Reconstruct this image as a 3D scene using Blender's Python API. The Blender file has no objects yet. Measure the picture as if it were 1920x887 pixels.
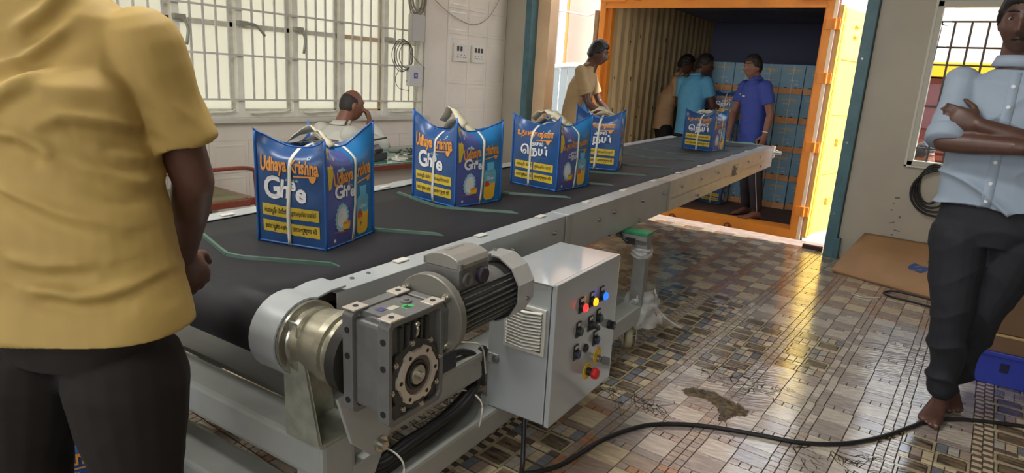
import bpy, bmesh, math, random
import numpy as np
from mathutils import Vector, Matrix, noise
PI = math.pi
scene = bpy.context.scene
COL = scene.collection
# ---------------------------------------------------------------- camera
cam = bpy.data.cameras.new('camera')
cam.sensor_width = 36.0; cam.sensor_fit = 'HORIZONTAL'
cam.lens = 1224.0 / 1920.0 * 36.0
cam.clip_start = 0.02; cam.clip_end = 300
camo = bpy.data.objects.new('camera', cam); COL.objects.link(camo)
CR = ((0.7988591770426098, 0.18907175392681663, -0.5710305483263058),
      (0.5985142203084667, -0.15509255686689918, 0.7859561227530681),
      (0.06003951484940876, -0.9696381648179515, -0.23705924572798817))
camo.matrix_world = Matrix(((CR[0][0], -CR[0][1], -CR[0][2], 0), (CR[1][0], -CR[1][1], -CR[1][2], 0),
                            (CR[2][0], -CR[2][1], -CR[2][2], 1.30), (0, 0, 0, 1)))
scene.camera = camo
# ---------------------------------------------------------------- sky, sun, exposure
world = bpy.data.worlds.new('sky'); scene.world = world; world.use_nodes = True
_n = world.node_tree.nodes; _l = world.node_tree.links
_bg = _n['Background']
_tc = _n.new('ShaderNodeTexCoord'); _sx = _n.new('ShaderNodeSeparateXYZ'); _cr = _n.new('ShaderNodeValToRGB')
_l.new(_tc.outputs['Generated'], _sx.inputs[0]); _l.new(_sx.outputs['Z'], _cr.inputs[0])
_cr.color_ramp.elements[0].position = 0.0; _cr.color_ramp.elements[0].color = (1.0, 0.97, 0.93, 1)
_cr.color_ramp.elements[1].position = 0.6; _cr.color_ramp.elements[1].color = (0.72, 0.84, 1.0, 1)
_l.new(_cr.outputs[0], _bg.inputs[0]); _bg.inputs[1].default_value = 4.2
sun = bpy.data.lights.new('sun', 'SUN'); sun.energy = 9.0; sun.angle = 0.02; sun.color = (1.0, 0.95, 0.86)
suno = bpy.data.objects.new('sun', sun); COL.objects.link(suno)
_sd = Vector((0.80, 0.16, 0.75)).normalized()          # towards the sun
suno.rotation_euler = _sd.to_track_quat('Z', 'Y').to_euler(); suno.location = (8, 6, 12)
def area(name, loc, tgt, sx, sy, e, col=(1, 1, 1)):
    L = bpy.data.lights.new(name, 'AREA'); L.shape = 'RECTANGLE'; L.size = sx; L.size_y = sy; L.energy = e; L.color = col
    o = bpy.data.objects.new(name, L); COL.objects.link(o); o.location = loc
    o.rotation_euler = (Vector(loc) - Vector(tgt)).to_track_quat('Z', 'Y').to_euler(); return o
# unseen fill lights added under the ceiling to brighten the hall
area('fill_light', (-1.6, 1.2, 3.1), (-1.6, 1.2, 0), 1.3, 0.25, 62, (1.0, 0.97, 0.92))
area('fill_light', (-3.2, -0.6, 3.1), (-3.2, -0.6, 0), 1.3, 0.25, 54, (1.0, 0.97, 0.92))
area('fill_light', (0.6, -1.6, 3.1), (0.6, -1.6, 0), 1.3, 0.25, 34, (1.0, 0.97, 0.92))
vs = scene.view_settings
vs.view_transform = 'Standard'; vs.look = 'None'; vs.gamma = 1.0; vs.use_curve_mapping = False
vs.exposure = 0.0
scene.cycles.max_bounces = 8; scene.cycles.diffuse_bounces = 5; scene.cycles.glossy_bounces = 4
scene.cycles.transparent_max_bounces = 8; scene.cycles.sample_clamp_indirect = 6.0
scene.cycles.use_denoising = True

# ---------------------------------------------------------------- materials
def lin(c):
    return tuple(((x / 255.0) / 12.92 if x / 255.0 <= 0.04045 else ((x / 255.0 + 0.055) / 1.055) ** 2.4) for x in c)
MATS = {}
def mat(name, rgb, rough=0.5, metal=0.0, var=0.0, scale=20.0, bump=0.0, bscale=None, spec=0.5, emit=None, stretch=None, rgb2=None, alpha=1.0, sss=0.0, coat=0.0, detail=3.0):
    if name in MATS: return MATS[name]
    m = bpy.data.materials.new(name); m.use_nodes = True
    nt = m.node_tree; N = nt.nodes; L = nt.links; b = N['Principled BSDF']
    c = lin(rgb)
    b.inputs['Base Color'].default_value = (*c, 1); b.inputs['Roughness'].default_value = rough
    b.inputs['Metallic'].default_value = metal; b.inputs['Specular IOR Level'].default_value = spec
    if coat: b.inputs['Coat Weight'].default_value = coat; b.inputs['Coat Roughness'].default_value = 0.08
    if alpha < 1: b.inputs['Alpha'].default_value = alpha
    if emit:
        b.inputs['Emission Color'].default_value = (*lin(emit[0]), 1); b.inputs['Emission Strength'].default_value = emit[1]
    if var or bump or rgb2:
        g = N.new('ShaderNodeNewGeometry'); src = g.outputs['Position']
        if stretch:
            mp = N.new('ShaderNodeMapping'); mp.inputs['Scale'].default_value = stretch; L.new(src, mp.inputs[0]); src = mp.outputs[0]
        t = N.new('ShaderNodeTexNoise'); t.inputs['Scale'].default_value = scale; t.inputs['Detail'].default_value = detail
        L.new(src, t.inputs['Vector'])
        if var or rgb2:
            r = N.new('ShaderNodeValToRGB')
            c2 = lin(rgb2) if rgb2 else tuple(x * (1 - var) for x in c)
            c1 = c if rgb2 else tuple(min(1, x * (1 + var)) for x in c)
            r.color_ramp.elements[0].position = 0.36; r.color_ramp.elements[0].color = (*c2, 1)
            r.color_ramp.elements[1].position = 0.64; r.color_ramp.elements[1].color = (*c1, 1)
            L.new(t.outputs['Fac'], r.inputs[0]); L.new(r.outputs[0], b.inputs['Base Color'])
        if bump:
            t2 = t
            if bscale:
                t2 = N.new('ShaderNodeTexNoise'); t2.inputs['Scale'].default_value = bscale; t2.inputs['Detail'].default_value = 4; L.new(src, t2.inputs['Vector'])
            bp = N.new('ShaderNodeBump'); bp.inputs['Strength'].default_value = bump; bp.inputs['Distance'].default_value = 0.01
            L.new(t2.outputs['Fac'], bp.inputs['Height']); L.new(bp.outputs[0], b.inputs['Normal'])
    MATS[name] = m; return m

# ---------------------------------------------------------------- mesh builder
class MB:
    def __init__(s, T=None): s.v = []; s.f = []; s.mi = []; s.T = T; s.sm = []; s.cur = 0
    def add(s, vs, fs, smooth=False, T=None):
        o = len(s.v)
        T = T if T is not None else s.T
        for p in vs:
            p = Vector(p); s.v.append(tuple(T @ p) if T is not None else tuple(p))
        for f in fs: s.f.append(tuple(i + o for i in f)); s.mi.append(s.cur); s.sm.append(smooth)
        return s
    def box(s, x0, x1, y0, y1, z0, z1, T=None, bev=0.0):
        if bev <= 0:
            v = [(x, y, z) for z in (z0, z1) for y in (y0, y1) for x in (x0, x1)]
            return s.add(v, [(0, 2, 3, 1), (4, 5, 7, 6), (0, 1, 5, 4), (2, 6, 7, 3), (0, 4, 6, 2), (1, 3, 7, 5)], T=T)
        bm = bmesh.new(); bmesh.ops.create_cube(bm, size=1)
        for q in bm.verts: q.co = Vector(((x0 + x1) / 2 + q.co.x * (x1 - x0), (y0 + y1) / 2 + q.co.y * (y1 - y0), (z0 + z1) / 2 + q.co.z * (z1 - z0)))
        bmesh.ops.bevel(bm, geom=list(bm.edges), offset=bev, segments=2, affect='EDGES', profile=0.7)
        return s.frombm(bm, T)
    def frombm(s, bm, T=None, smooth=False):
        bm.verts.ensure_lookup_table(); bm.verts.index_update()
        s.add([q.co.copy() for q in bm.verts], [tuple(q.index for q in f.verts) for f in bm.faces], smooth, T); bm.free(); return s
    def obox(s, c, size, rot=(0, 0, 0), T=None, bev=0.0):
        from mathutils import Euler
        M = Matrix.Translation(c) @ Euler(rot).to_matrix().to_4x4()
        TT = T if T is not None else s.T
        M = TT @ M if TT is not None else M
        x, y, z = [k / 2 for k in size]
        return s.box(-x, x, -y, y, -z, z, T=M, bev=bev)
    def cyl(s, p0, p1, r0, r1=None, n=16, caps=True, smooth=True, T=None):
        r1 = r0 if r1 is None else r1
        p0 = Vector(p0); p1 = Vector(p1); d = (p1 - p0).normalized()
        a = d.orthogonal().normalized(); b = d.cross(a)
        vs = []
        for p, r in ((p0, r0), (p1, r1)):
            for i in range(n):
                t = 2 * PI * i / n; vs.append(p + a * (math.cos(t) * r) + b * (math.sin(t) * r))
        s.add(vs, [(i, (i + 1) % n, n + (i + 1) % n, n + i) for i in range(n)], smooth, T)
        if caps: s.add(vs, [tuple(range(n - 1, -1, -1)), tuple(range(n, 2 * n))], False, T)
        return s
    def lathe(s, o, d, prof, n=24, T=None, smooth=True, x=None):      # prof: (along, radius)
        o = Vector(o); d = Vector(d).normalized(); a = Vector(x).normalized() if x else d.orthogonal().normalized(); b = d.cross(a)
        for k in range(len(prof) - 1):
            (h0, r0), (h1, r1) = prof[k], prof[k + 1]
            vs = []
            for h, r in ((h0, r0), (h1, r1)):
                for i in range(n):
                    t = 2 * PI * i / n; vs.append(o + d * h + a * (math.cos(t) * r) + b * (math.sin(t) * r))
            s.add(vs, [(i, (i + 1) % n, n + (i + 1) % n, n + i) for i in range(n)], smooth and abs(h1 - h0) > 1e-6, T)
        return s
    def prism(s, poly, z0, z1, M=None, T=None):                        # polygon in xy, extruded in z, M maps it
        n = len(poly); M = M if M is not None else Matrix.Identity(4)
        vs = [M @ Vector((p[0], p[1], z0)) for p in poly] + [M @ Vector((p[0], p[1], z1)) for p in poly]
        return s.add(vs, [tuple(range(n - 1, -1, -1)), tuple(range(n, 2 * n))] + [(i, (i + 1) % n, n + (i + 1) % n, n + i) for i in range(n)], False, T)
    def tube(s, pts, r, n=8, sub=4, caps=True, T=None, flat=1.0):
        P, Rr = smooth_path(pts, r, sub)
        rings = sweep(P, Rr, n, flat)
        vs = [q for R_ in rings for q in R_]; fs = []
        for k in range(len(rings) - 1):
            for i in range(n): fs.append((k * n + i, k * n + (i + 1) % n, (k + 1) * n + (i + 1) % n, (k + 1) * n + i))
        if caps: fs += [tuple(range(n - 1, -1, -1)), tuple((len(rings) - 1) * n + i for i in range(n))]
        return s.add(vs, fs, True, T)
    def loft(s, rings, caps=True, smooth=True, T=None):
        n = len(rings[0]); vs = [q for R_ in rings for q in R_]; fs = []
        for k in range(len(rings) - 1):
            for i in range(n): fs.append((k * n + i, k * n + (i + 1) % n, (k + 1) * n + (i + 1) % n, (k + 1) * n + i))
        if caps: fs += [tuple(range(n - 1, -1, -1)), tuple((len(rings) - 1) * n + i for i in range(n))]
        return s.add(vs, fs, smooth, T)
    def grid(s, P, nu, nv, smooth=True, T=None):                        # P[j*nu+i]
        fs = [(j * nu + i, j * nu + i + 1, (j + 1) * nu + i + 1, (j + 1) * nu + i) for j in range(nv - 1) for i in range(nu - 1)]
        return s.add(P, fs, smooth, T)
    def sphere(s, c, r, n=12, T=None):
        r = r if hasattr(r, '__len__') else (r, r, r); vs = []; fs = []; m = n // 2 + 1
        for j in range(m + 1):
            ph = PI * j / m
            for i in range(n):
                t = 2 * PI * i / n; vs.append((c[0] + r[0] * math.sin(ph) * math.cos(t), c[1] + r[1] * math.sin(ph) * math.sin(t), c[2] - r[2] * math.cos(ph)))
        for j in range(m):
            for i in range(n): fs.append((j * n + i, j * n + (i + 1) % n, (j + 1) * n + (i + 1) % n, (j + 1) * n + i))
        return s.add(vs, fs, True, T)
    def mesh(s, name, mats):
        me = bpy.data.meshes.new(name); me.from_pydata(s.v, [], s.f)
        for m in (mats if isinstance(mats, (list, tuple)) else [mats]): me.materials.append(m)
        me.polygons.foreach_set('material_index', s.mi); me.polygons.foreach_set('use_smooth', s.sm); me.update(); return me
    def obj(s, name, mats, parent=None, bevel=0.0, solid=0.0, subd=0, weld=False):
        o = bpy.data.objects.new(name, s.mesh(name, mats)); COL.objects.link(o)
        if parent: o.parent = parent
        if weld or subd: w = o.modifiers.new('weld', 'WELD'); w.merge_threshold = 1e-5
        if subd: q = o.modifiers.new('subd', 'SUBSURF'); q.levels = subd; q.render_levels = subd
        if solid: q = o.modifiers.new('solid', 'SOLIDIFY'); q.thickness = solid; q.offset = 0
        if bevel:
            q = o.modifiers.new('bevel', 'BEVEL'); q.width = bevel; q.segments = 2; q.limit_method = 'ANGLE'; q.angle_limit = 0.6
        return o
def smooth_path(pts, r, sub=4):
    P = [Vector(p) for p in pts]; n = len(P); rr = list(r) if hasattr(r, '__len__') else [r] * n
    if sub <= 1 or n < 3: return P, rr
    out = []; ro = []
    for k in range(n - 1):
        p0 = P[k - 1] if k else P[0] * 2 - P[1]; p1 = P[k]; p2 = P[k + 1]; p3 = P[k + 2] if k + 2 < n else P[k + 1] * 2 - P[k]
        for j in range(sub):
            t = j / sub
            out.append(0.5 * ((2 * p1) + (p2 - p0) * t + (2 * p0 - 5 * p1 + 4 * p2 - p3) * t * t + (3 * p1 - p0 - 3 * p2 + p3) * t ** 3))
            ro.append(rr[k] * (1 - t) + rr[k + 1] * t)
    out.append(P[-1]); ro.append(rr[-1]); return out, ro
def sweep(P, R_, n, flat=1.0, a0=None):
    rings = []; a = None
    for k, p in enumerate(P):
        d = (P[min(k + 1, len(P) - 1)] - P[max(k - 1, 0)])
        d = d.normalized() if d.length > 1e-9 else Vector((0, 0, 1))
        if a is None: a = (Vector(a0) if a0 is not None else (Vector((0, 0, 1)) if abs(d.z) < 0.9 else Vector((1, 0, 0))))
        a = (a - d * a.dot(d)); a = a.normalized() if a.length > 1e-6 else d.orthogonal().normalized()
        b = d.cross(a); r = R_[k]
        rings.append([p + a * (math.cos(2 * PI * i / n) * r * flat) + b * (math.sin(2 * PI * i / n) * r) for i in range(n)])
    return rings

# ---------------------------------------------------------------- object bookkeeping
def tag(o, label=None, cat=None, group=None, kind=None):
    if label: o['label'] = label
    if cat: o['category'] = cat
    if group: o['group'] = group
    if kind: o['kind'] = kind
    return o
def thing(name, label, cat, loc=(0, 0, 0), rz=0.0, group=None, M=None):
    o = bpy.data.objects.new(name, None); COL.objects.link(o); o.empty_display_size = 0.1
    if M is not None: o.matrix_world = M
    else: o.location = loc; o.rotation_euler = (0, 0, rz)
    return tag(o, label, cat, group)
def copy_tree(o, parent=None):
    c = o.copy(); COL.objects.link(c); c.parent = parent
    for ch in list(o.children): copy_tree(ch, c)
    return c
def split_loose(o):
    "every separate piece of a mesh becomes an object of its own, same name, same parent"
    me = o.data; n = len(me.vertices); par = list(range(n))
    def find(a):
        while par[a] != a: par[a] = par[par[a]]; a = par[a]
        return a
    co = [v.co.copy() for v in me.vertices]; key = {}
    for i, c in enumerate(co):
        k = (round(c.x, 5), round(c.y, 5), round(c.z, 5))
        if k in key: par[find(i)] = find(key[k])
        else: key[k] = i
    for p in me.polygons:
        a = find(p.vertices[0])
        for q in p.vertices[1:]: par[find(q)] = a
    isl = {}
    for i in range(n): isl.setdefault(find(i), []).append(i)
    box = [(list(v), [min(co[i][k] for i in v) - .0015 for k in range(3)], [max(co[i][k] for i in v) + .0015 for k in range(3)]) for v in isl.values()]
    merged = True
    while merged:
        merged = False
        for a in range(len(box)):
            for c in range(a + 1, len(box)):
                if all(box[a][1][k] <= box[c][2][k] and box[c][1][k] <= box[a][2][k] for k in range(3)):
                    box[a] = (box[a][0] + box[c][0], [min(x) for x in zip(box[a][1], box[c][1])], [max(x) for x in zip(box[a][2], box[c][2])]); box.pop(c); merged = True; break
            if merged: break
    if len(box) < 2: return
    for vs, lo, hi in box:
        ids = {v: k for k, v in enumerate(vs)}; q = me.copy(); q.clear_geometry()
        fs = [p for p in me.polygons if p.vertices[0] in ids]
        q.from_pydata([co[v] for v in vs], [], [[ids[v] for v in p.vertices] for p in fs])
        q.polygons.foreach_set('material_index', [p.material_index for p in fs]); q.polygons.foreach_set('use_smooth', [p.use_smooth for p in fs]); q.update()
        d = o.copy(); d.data = q; COL.objects.link(d)
    bpy.data.objects.remove(o)
def struct(name, mb, m, parent=None, **k):
    o = mb.obj(name, m, parent, **k)
    if not parent: o['kind'] = 'structure'
    return o
_TXT = {}
def text_mesh(s, off=0.0, size=1.0, sx=1.0):                             # flat outline mesh of a string, centred
    key = (s, round(off, 4), size, sx)
    if key in _TXT: return _TXT[key]
    c = bpy.data.curves.new('lettering', 'FONT'); c.body = s; c.size = size; c.offset = off; c.resolution_u = 3
    o = bpy.data.objects.new('lettering', c); COL.objects.link(o)
    dg = bpy.context.evaluated_depsgraph_get(); e = o.evaluated_get(dg); me = e.to_mesh()
    vs = [(v.co.x * sx, v.co.y) for v in me.vertices]; fs = [tuple(p.vertices) for p in me.polygons]
    e.to_mesh_clear(); bpy.data.objects.remove(o); bpy.data.curves.remove(c)
    xs = [v[0] for v in vs]; mid = (min(xs) + max(xs)) / 2 if xs else 0
    vs = [(x - mid, y) for x, y in vs]; w = (max(xs) - min(xs)) if xs else 0
    _TXT[key] = (vs, fs, w); return _TXT[key]
# ================================================================ THE ROOM
M_grout = mat('grout', (88, 80, 72), 0.8)
XL, YF = -4.53, 5.9
M_wallpaint = mat('wall_paint', (184, 178, 163), 0.5, var=0.05, scale=3)
M_walltile = mat('wall_tile_glaze', (234, 227, 216), 0.2, var=0.03, scale=4)
M_ceil = mat('ceiling_paint', (215, 212, 205), 0.8)
M_blue = mat('teal_enamel', (78, 118, 130), 0.45, var=0.12, scale=9)
M_peach = mat('peach_plaster', (252, 214, 172), 0.85, var=0.06, scale=5)
M_conc = mat('concrete', (150, 130, 118), 0.85, var=0.16, scale=12, bump=0.3, bscale=60)
M_white = mat('white_enamel', (205, 203, 192), 0.4, var=0.05, scale=12)
# floor slab (grout level) and dock edge
b = MB(); b.box(-4.7, 3.4, -3.2, 6.06, -0.12, -0.006)
floor = struct('floor', b, M_grout)
b = MB(); b.box(-6.2, 1.6, 6.06, 6.34, -0.16, -0.004, bev=0.01)
struct('trim_1', b, M_conc)
b = MB(); b.box(-6.2, 3.4, -3.2, 6.30, -1.15, -0.165)
struct('trim_2', b, mat('dock_wall', (112, 104, 98), 0.9, var=0.1))
b = MB(); b.box(-40, 40, -40, 60, -1.4, -1.15)
struct('ground', b, mat('yard_ground', (190, 176, 160), 0.9, var=0.1, scale=2))
# ceiling, right and rear walls (rear wall has wide high openings that let daylight in behind the camera)
b = MB(); b.box(-4.8, 3.5, -3.3, 6.2, 3.2, 3.35); struct('ceiling', b, M_ceil)
b = MB(); b.box(3.4, 3.6, -3.3, 6.15, -0.12, 3.2); struct('wall_right', b, M_wallpaint)
b = MB(); b.box(-4.8, 3.4, -3.4, -3.2, -0.12, 0.9); b.box(-4.8, 3.4, -3.4, -3.2, 2.5, 3.2); b.box(-4.8, -3.6, -3.4, -3.2, 0.9, 2.5); b.box(2.4, 3.4, -3.4, -3.2, 0.9, 2.5)
struct('wall_back', b, M_wallpaint)
# far wall, with the loading opening and the window on its right
b = MB()
b.box(-4.8, -4.27, YF, 6.15, -0.12, 3.2)
b.box(-4.27, -0.93, YF, 6.15, 2.75, 3.2)
b.box(-0.93, -0.55, YF, 6.15, -0.12, 3.2)
b.box(-0.55, 0.75, YF, 6.15, -0.12, 0.83); b.box(-0.55, 0.75, YF, 6.15, 2.02, 3.2)
b.box(0.75, 3.4, YF, 6.15, -0.12, 3.2)
struct('wall_far', b, M_wallpaint)
b = MB(); b.box(-4.8, -.2, 6.15, 6.72, 2.95, 3.10); struct('added_sun_screen', b, M_ceil)  # unseen slab added to keep the sun off the doorway gap
b = MB(); b.box(-4.19, -4.035, 5.99, 6.15, -0.05, 2.75); struct('trim_3', b, M_peach)     # plastered reveal of the opening
b = MB(); b.box(-4.265, -4.19, 5.87, 6.0, -0.004, 2.75, bev=0.006); struct('trim_4', b, M_blue)
dpost = MB(); dpost.box(-1.02, -0.935, 5.84, 5.99, -0.004, 2.75, bev=0.006); dpost.box(-0.945, -0.905, 5.83, 5.895, -0.004, 0.17, bev=0.005)
dpo = struct('trim_5', dpost, M_blue)
b = MB()
for z in (0.37, 0.95, 1.6, 2.2): b.cyl((-0.985, 5.842, z), (-0.985, 5.834, z), 0.009, n=10)
b.obj('bolt', mat('bolt_steel', (150, 152, 150), 0.35, 0.9), dpo)
# left wall: masonry behind glazed wall tiles
WY0, WY1, WZ0, WZ1 = 1.82, 4.66, 0.885, 2.35
b = MB(); xw = XL - 0.012
b.box(xw - 0.25, xw, -3.3, WY0, -0.12, 3.2); b.box(xw - 0.25, xw, WY1, YF, -0.12, 3.2)
b.box(xw - 0.25, xw, WY0, WY1, -0.12, WZ0); b.box(xw - 0.25, xw, WY0, WY1, WZ1, 3.2)
wl = struct('wall_left', b, M_walltile)
def wall_tile_mesh(w, h):
    b = MB(); g = 0.0015; f = 0.028
    b.box(-0.010, 0.0, g, w - g, g, h - g)
    a0, a1 = f, f + 0.010
    ring = lambda q: [(q, q), (w - q, q), (w - q, h - q), (q, h - q)]
    for q0, q1, z0, z1 in ((a0, a0 + 0.006, 0.0002, 0.0014), (a0 + 0.006, a0 + 0.014, 0.0014, 0.0014), (a0 + 0.014, a0 + 0.020, 0.0014, 0.0002)):
        A = [(z0, y, z) for y, z in ring(q0)]; B_ = [(z1, y, z) for y, z in ring(q1)]
        b.add(A + B_, [(i, (i + 1) % 4, 4 + (i + 1) % 4, 4 + i) for i in range(4)])
    return b.mesh('wall_tile', M_walltile)
tw, th = 0.31, 0.24
wtm = wall_tile_mesh(tw, th)
ycuts = [5.89 - tw * k for k in range(0, 18)]
for k in range(17):
    y0 = 5.89 - tw * (k + 1)
    for j in range(13):
        z0 = j * th
        if y0 + tw > WY0 + 0.01 and y0 < WY1 - 0.01 and z0 + th > WZ0 + 0.005 and z0 < WZ1: continue
        if y0 < 1.2 or z0 > 2.5: continue
        o = bpy.data.objects.new('wall_tile', wtm); COL.objects.link(o); o.parent = wl; o.location = (XL - 0.004, y0, z0)
# strips that fill in round the window
b = MB()
ya = 5.89 - tw * 4; b.box(XL - 0.011, XL - 0.004, WY1, ya, 0.72, 2.64)
b.box(XL - 0.011, XL - 0.004, 1.55, WY1 + 0.1, 0.72, WZ0)
b.obj('tile_border', M_walltile, wl)
b = MB(); b.box(XL - 0.02, XL + 0.035, WY0 - 0.05, WY1 + 0.05, WZ0 - 0.035, WZ0, bev=0.006); struct('trim_6', b, M_white)   # window ledge
# ---------------------------------------------------------------- left window: steel frame, sashes, grille
M_frame = mat('window_paint', (226, 224, 212), 0.5, var=0.06, scale=15)
M_frost = bpy.data.materials.new('frosted_glass'); M_frost.use_nodes = True
_N = M_frost.node_tree.nodes; _L = M_frost.node_tree.links; _N.remove(_N['Principled BSDF'])
_t = _N.new('ShaderNodeBsdfTranslucent'); _t.inputs[0].default_value = (0.80, 0.77, 0.66, 1)
_g = _N.new('ShaderNodeBsdfGlossy'); _g.inputs['Roughness'].default_value = 0.15
_fr = _N.new('ShaderNodeFresnel'); _mx = _N.new('ShaderNodeMixShader')
_L.new(_fr.outputs[0], _mx.inputs[0]); _L.new(_t.outputs[0], _mx.inputs[1]); _L.new(_g.outputs[0], _mx.inputs[2]); _L.new(_mx.outputs[0], _N['Material Output'].inputs[0])
win = thing('window_1', None, None, (XL, 3.2, WZ0)); win['kind'] = 'structure'
T0 = Matrix.Translation((-XL, -3.2, -WZ0)); x = XL - 0.05
MUL = [1.85, 2.30, 2.757, 3.228, 3.687, 4.175, 4.63]
b = MB(T0)
b.box(x - 0.03, x + 0.03, WY0, WY1, WZ0, WZ0 + 0.045); b.box(x - 0.03, x + 0.03, WY0, WY1, WZ1 - 0.045, WZ1)
for k, y in enumerate(MUL):
    w = 0.026 if 0 < k < 6 else 0.03
    b.box(x - 0.03, x + 0.032, y - w, y + w, WZ0, WZ1)
b.obj('window_frame', M_frame, win, bevel=0.003)
M_sash = mat('sash_paint', (206, 204, 190), 0.5, var=0.08, scale=15)
for k in range(6):
    y0, y1 = MUL[k] + 0.026, MUL[k + 1] - 0.026
    if k == 4:                                      # this sash stands ajar
        pass
    for (z0, z1) in ((WZ0 + 0.045, 1.545), (1.545, WZ1 - 0.045)):
        s = MB(T0); t = 0.016; xs = x - 0.022
        s.box(xs - 0.012, xs + 0.012, y0, y0 + t, z0, z1); s.box(xs - 0.012, xs + 0.012, y1 - t - 0.012, y1, z0, z1)
        s.box(xs - 0.012, xs + 0.012, y0, y1, z0, z0 + t); s.box(xs - 0.012, xs + 0.012, y0, y1, z1 - t, z1)
        so = s.obj('window_sash', M_sash if k != 4 else mat('sash_wood', (205, 180, 145), 0.6), win)
        g = MB(T0); g.box(xs - 0.003, xs + 0.003, y0 + t, y1 - t, z0 + t, z1 - t); g.obj('pane', M_frost, so)
b = MB(T0); xg = x + 0.045
M_bar = mat('grille_paint', (198, 195, 188), 0.5, var=0.08, scale=20)
for k in range(6):
    y0, y1 = MUL[k], MUL[k + 1]
    for z in (1.018, 1.335, 1.655, 1.98): b.box(xg - 0.006, xg + 0.006, y0, y1, z - 0.007, z + 0.007)
    for q in range(1, 5):
        y = y0 + (y1 - y0) * q / 5.0
        gb = MB(T0); gb.box(xg - 0.005, xg + 0.005, y - 0.007, y + 0.007, 1.018, WZ1); gb.obj('grille_bar', M_bar, win)
b.obj('grille_rail', M_bar, win)
M_handle = mat('handle_steel', (150, 150, 138), 0.45, 0.3)
for k, kind in ((1, 1), (2, 0), (3, 1), (5, 2)):
    y = MUL[k] + 0.01; h = MB(T0)
    h.box(xg - 0.012, xg + 0.03, y - 0.035, y + 0.04, 1.545, 1.575)
    if kind == 0: h.tube([(xg + 0.02, y + 0.04, 1.56), (xg + 0.03, y + 0.1, 1.55), (xg + 0.03, y + 0.17, 1.485)], 0.010, 6)
    elif kind == 1: h.tube([(xg + 0.02, y + 0.02, 1.56), (xg + 0.03, y + 0.05, 1.49), (xg + 0.03, y + 0.035, 1.38)], 0.010, 6)
    h.obj('window_handle', M_handle, win)
for k in (1, 2, 3, 5):
    y = MUL[k]; h = MB(T0)
    h.tube([(xg, y + 0.06, 0.925), (xg + 0.015, y + 0.12, 0.92), (xg + 0.01, y + 0.2, 0.925), (xg + 0.012, y + 0.34, 0.93), (xg, y + 0.4, 0.945)], 0.008, 6)
    h.obj('stay_arm', M_frame, win)
# wiring round the window
M_wire = mat('grey_cable', (148, 140, 128), 0.5); M_wire2 = mat('dark_cable', (75, 70, 66), 0.5)
b = MB(); random.seed(3)
for k in range(9):
    pts = []; r = 0.12 - 0.006 * k + random.uniform(-.004, .004); cy = 4.49 + random.uniform(-.012, .012)
    for q in range(17):
        t = 2 * PI * q / 16; pts.append((XL + 0.03 + 0.012 * (k % 4), cy + r * 0.86 * math.sin(t), 1.935 + r * 1.28 * math.cos(t)))
    b.tube(pts, 0.0048, 6, 3)
tag(b.obj('cable_coil', M_wire), 'large grey cable coil hanging at the upper corner of the window grille', 'cable')
b = MB()
for k in range(4):
    pts = []; r = 0.115 - 0.008 * k + random.uniform(-.004, .004)
    for q in range(15):
        t = 2 * PI * q / 14; pts.append((XL + 0.03 + 0.01 * k, 4.32 + 0.01 * k + r * math.sin(t) * (1 + .06 * math.sin(3 * t)), 1.43 + r * 1.25 * math.cos(t)))
    b.tube(pts, 0.0035, 6, 3)
b.tube([(XL + .03, 4.29, 1.30), (XL + .035, 4.24, 1.22), (XL + .03, 4.29, 1.14), (XL + .03, 4.42, 1.12)], 0.003, 6)
b.tube([(XL + .03, 4.42, 1.32), (XL + .035, 4.44, 1.25), (XL + .03, 4.38, 1.2)], 0.003, 6)
b.tube([(XL + .03, 4.43, 1.46), (XL + .04, 4.52, 1.38), (XL + .03, 4.62, 1.33)], 0.003, 6)
tag(b.obj('cable_coil', M_wire2), 'thin dark wire loop hung on the window grille below the upper grey box', 'cable')
t = thing('junction_box', 'plain grey junction box mounted below the big cable coil', 'box', (XL + .02, 4.47, 1.56))
b = MB(); b.box(0, .05, -0.07, 0.09, 0, 0.24, bev=0.008); b.obj('box_body', mat('grey_box', (188, 186, 182), 0.5), t)
b = MB(); b.box(.05, .062, -0.066, 0.086, .004, 0.236, bev=0.004); b.obj('lid', mat('grey_box', (188, 186, 182), 0.5), t)
t = thing('network_box', 'white network box with a small blue square sticker', 'box', (XL + .02, 4.47, 1.16))
b = MB(); b.box(0, .05, -0.08, 0.085, 0, 0.19, bev=0.006); b.obj('box_body', mat('white_box', (205, 204, 202), 0.45), t)
b = MB(); b.box(.0502, .0508, -0.03, 0.02, .07, .125); b.obj('sticker', mat('blue_sticker', (60, 84, 160), 0.4), t)
b = MB(); vs_, fs_, w_ = text_mesh('A', 0, 0.04)
b.add([(.0511, -0.005 + y_, .083 + z_) for (y_, z_) in vs_], fs_); b.obj('sticker_mark', mat('white_print', (220, 225, 235), 0.5), t)
b = MB()
b.tube([(XL + .02, 4.61, 2.04), (XL + .02, 4.8, 1.93), (XL + .02, 5.05, 1.83), (XL + .02, 5.3, 1.79), (XL + .02, 5.5, 1.85), (XL + .02, 5.66, 2.0), (XL + .02, 5.78, 2.2)], 0.0035, 6)
tag(b.obj('hanging_cable', M_wire), 'thin grey cable sagging across the tiled wall above the switch boards', 'cable')
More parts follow.
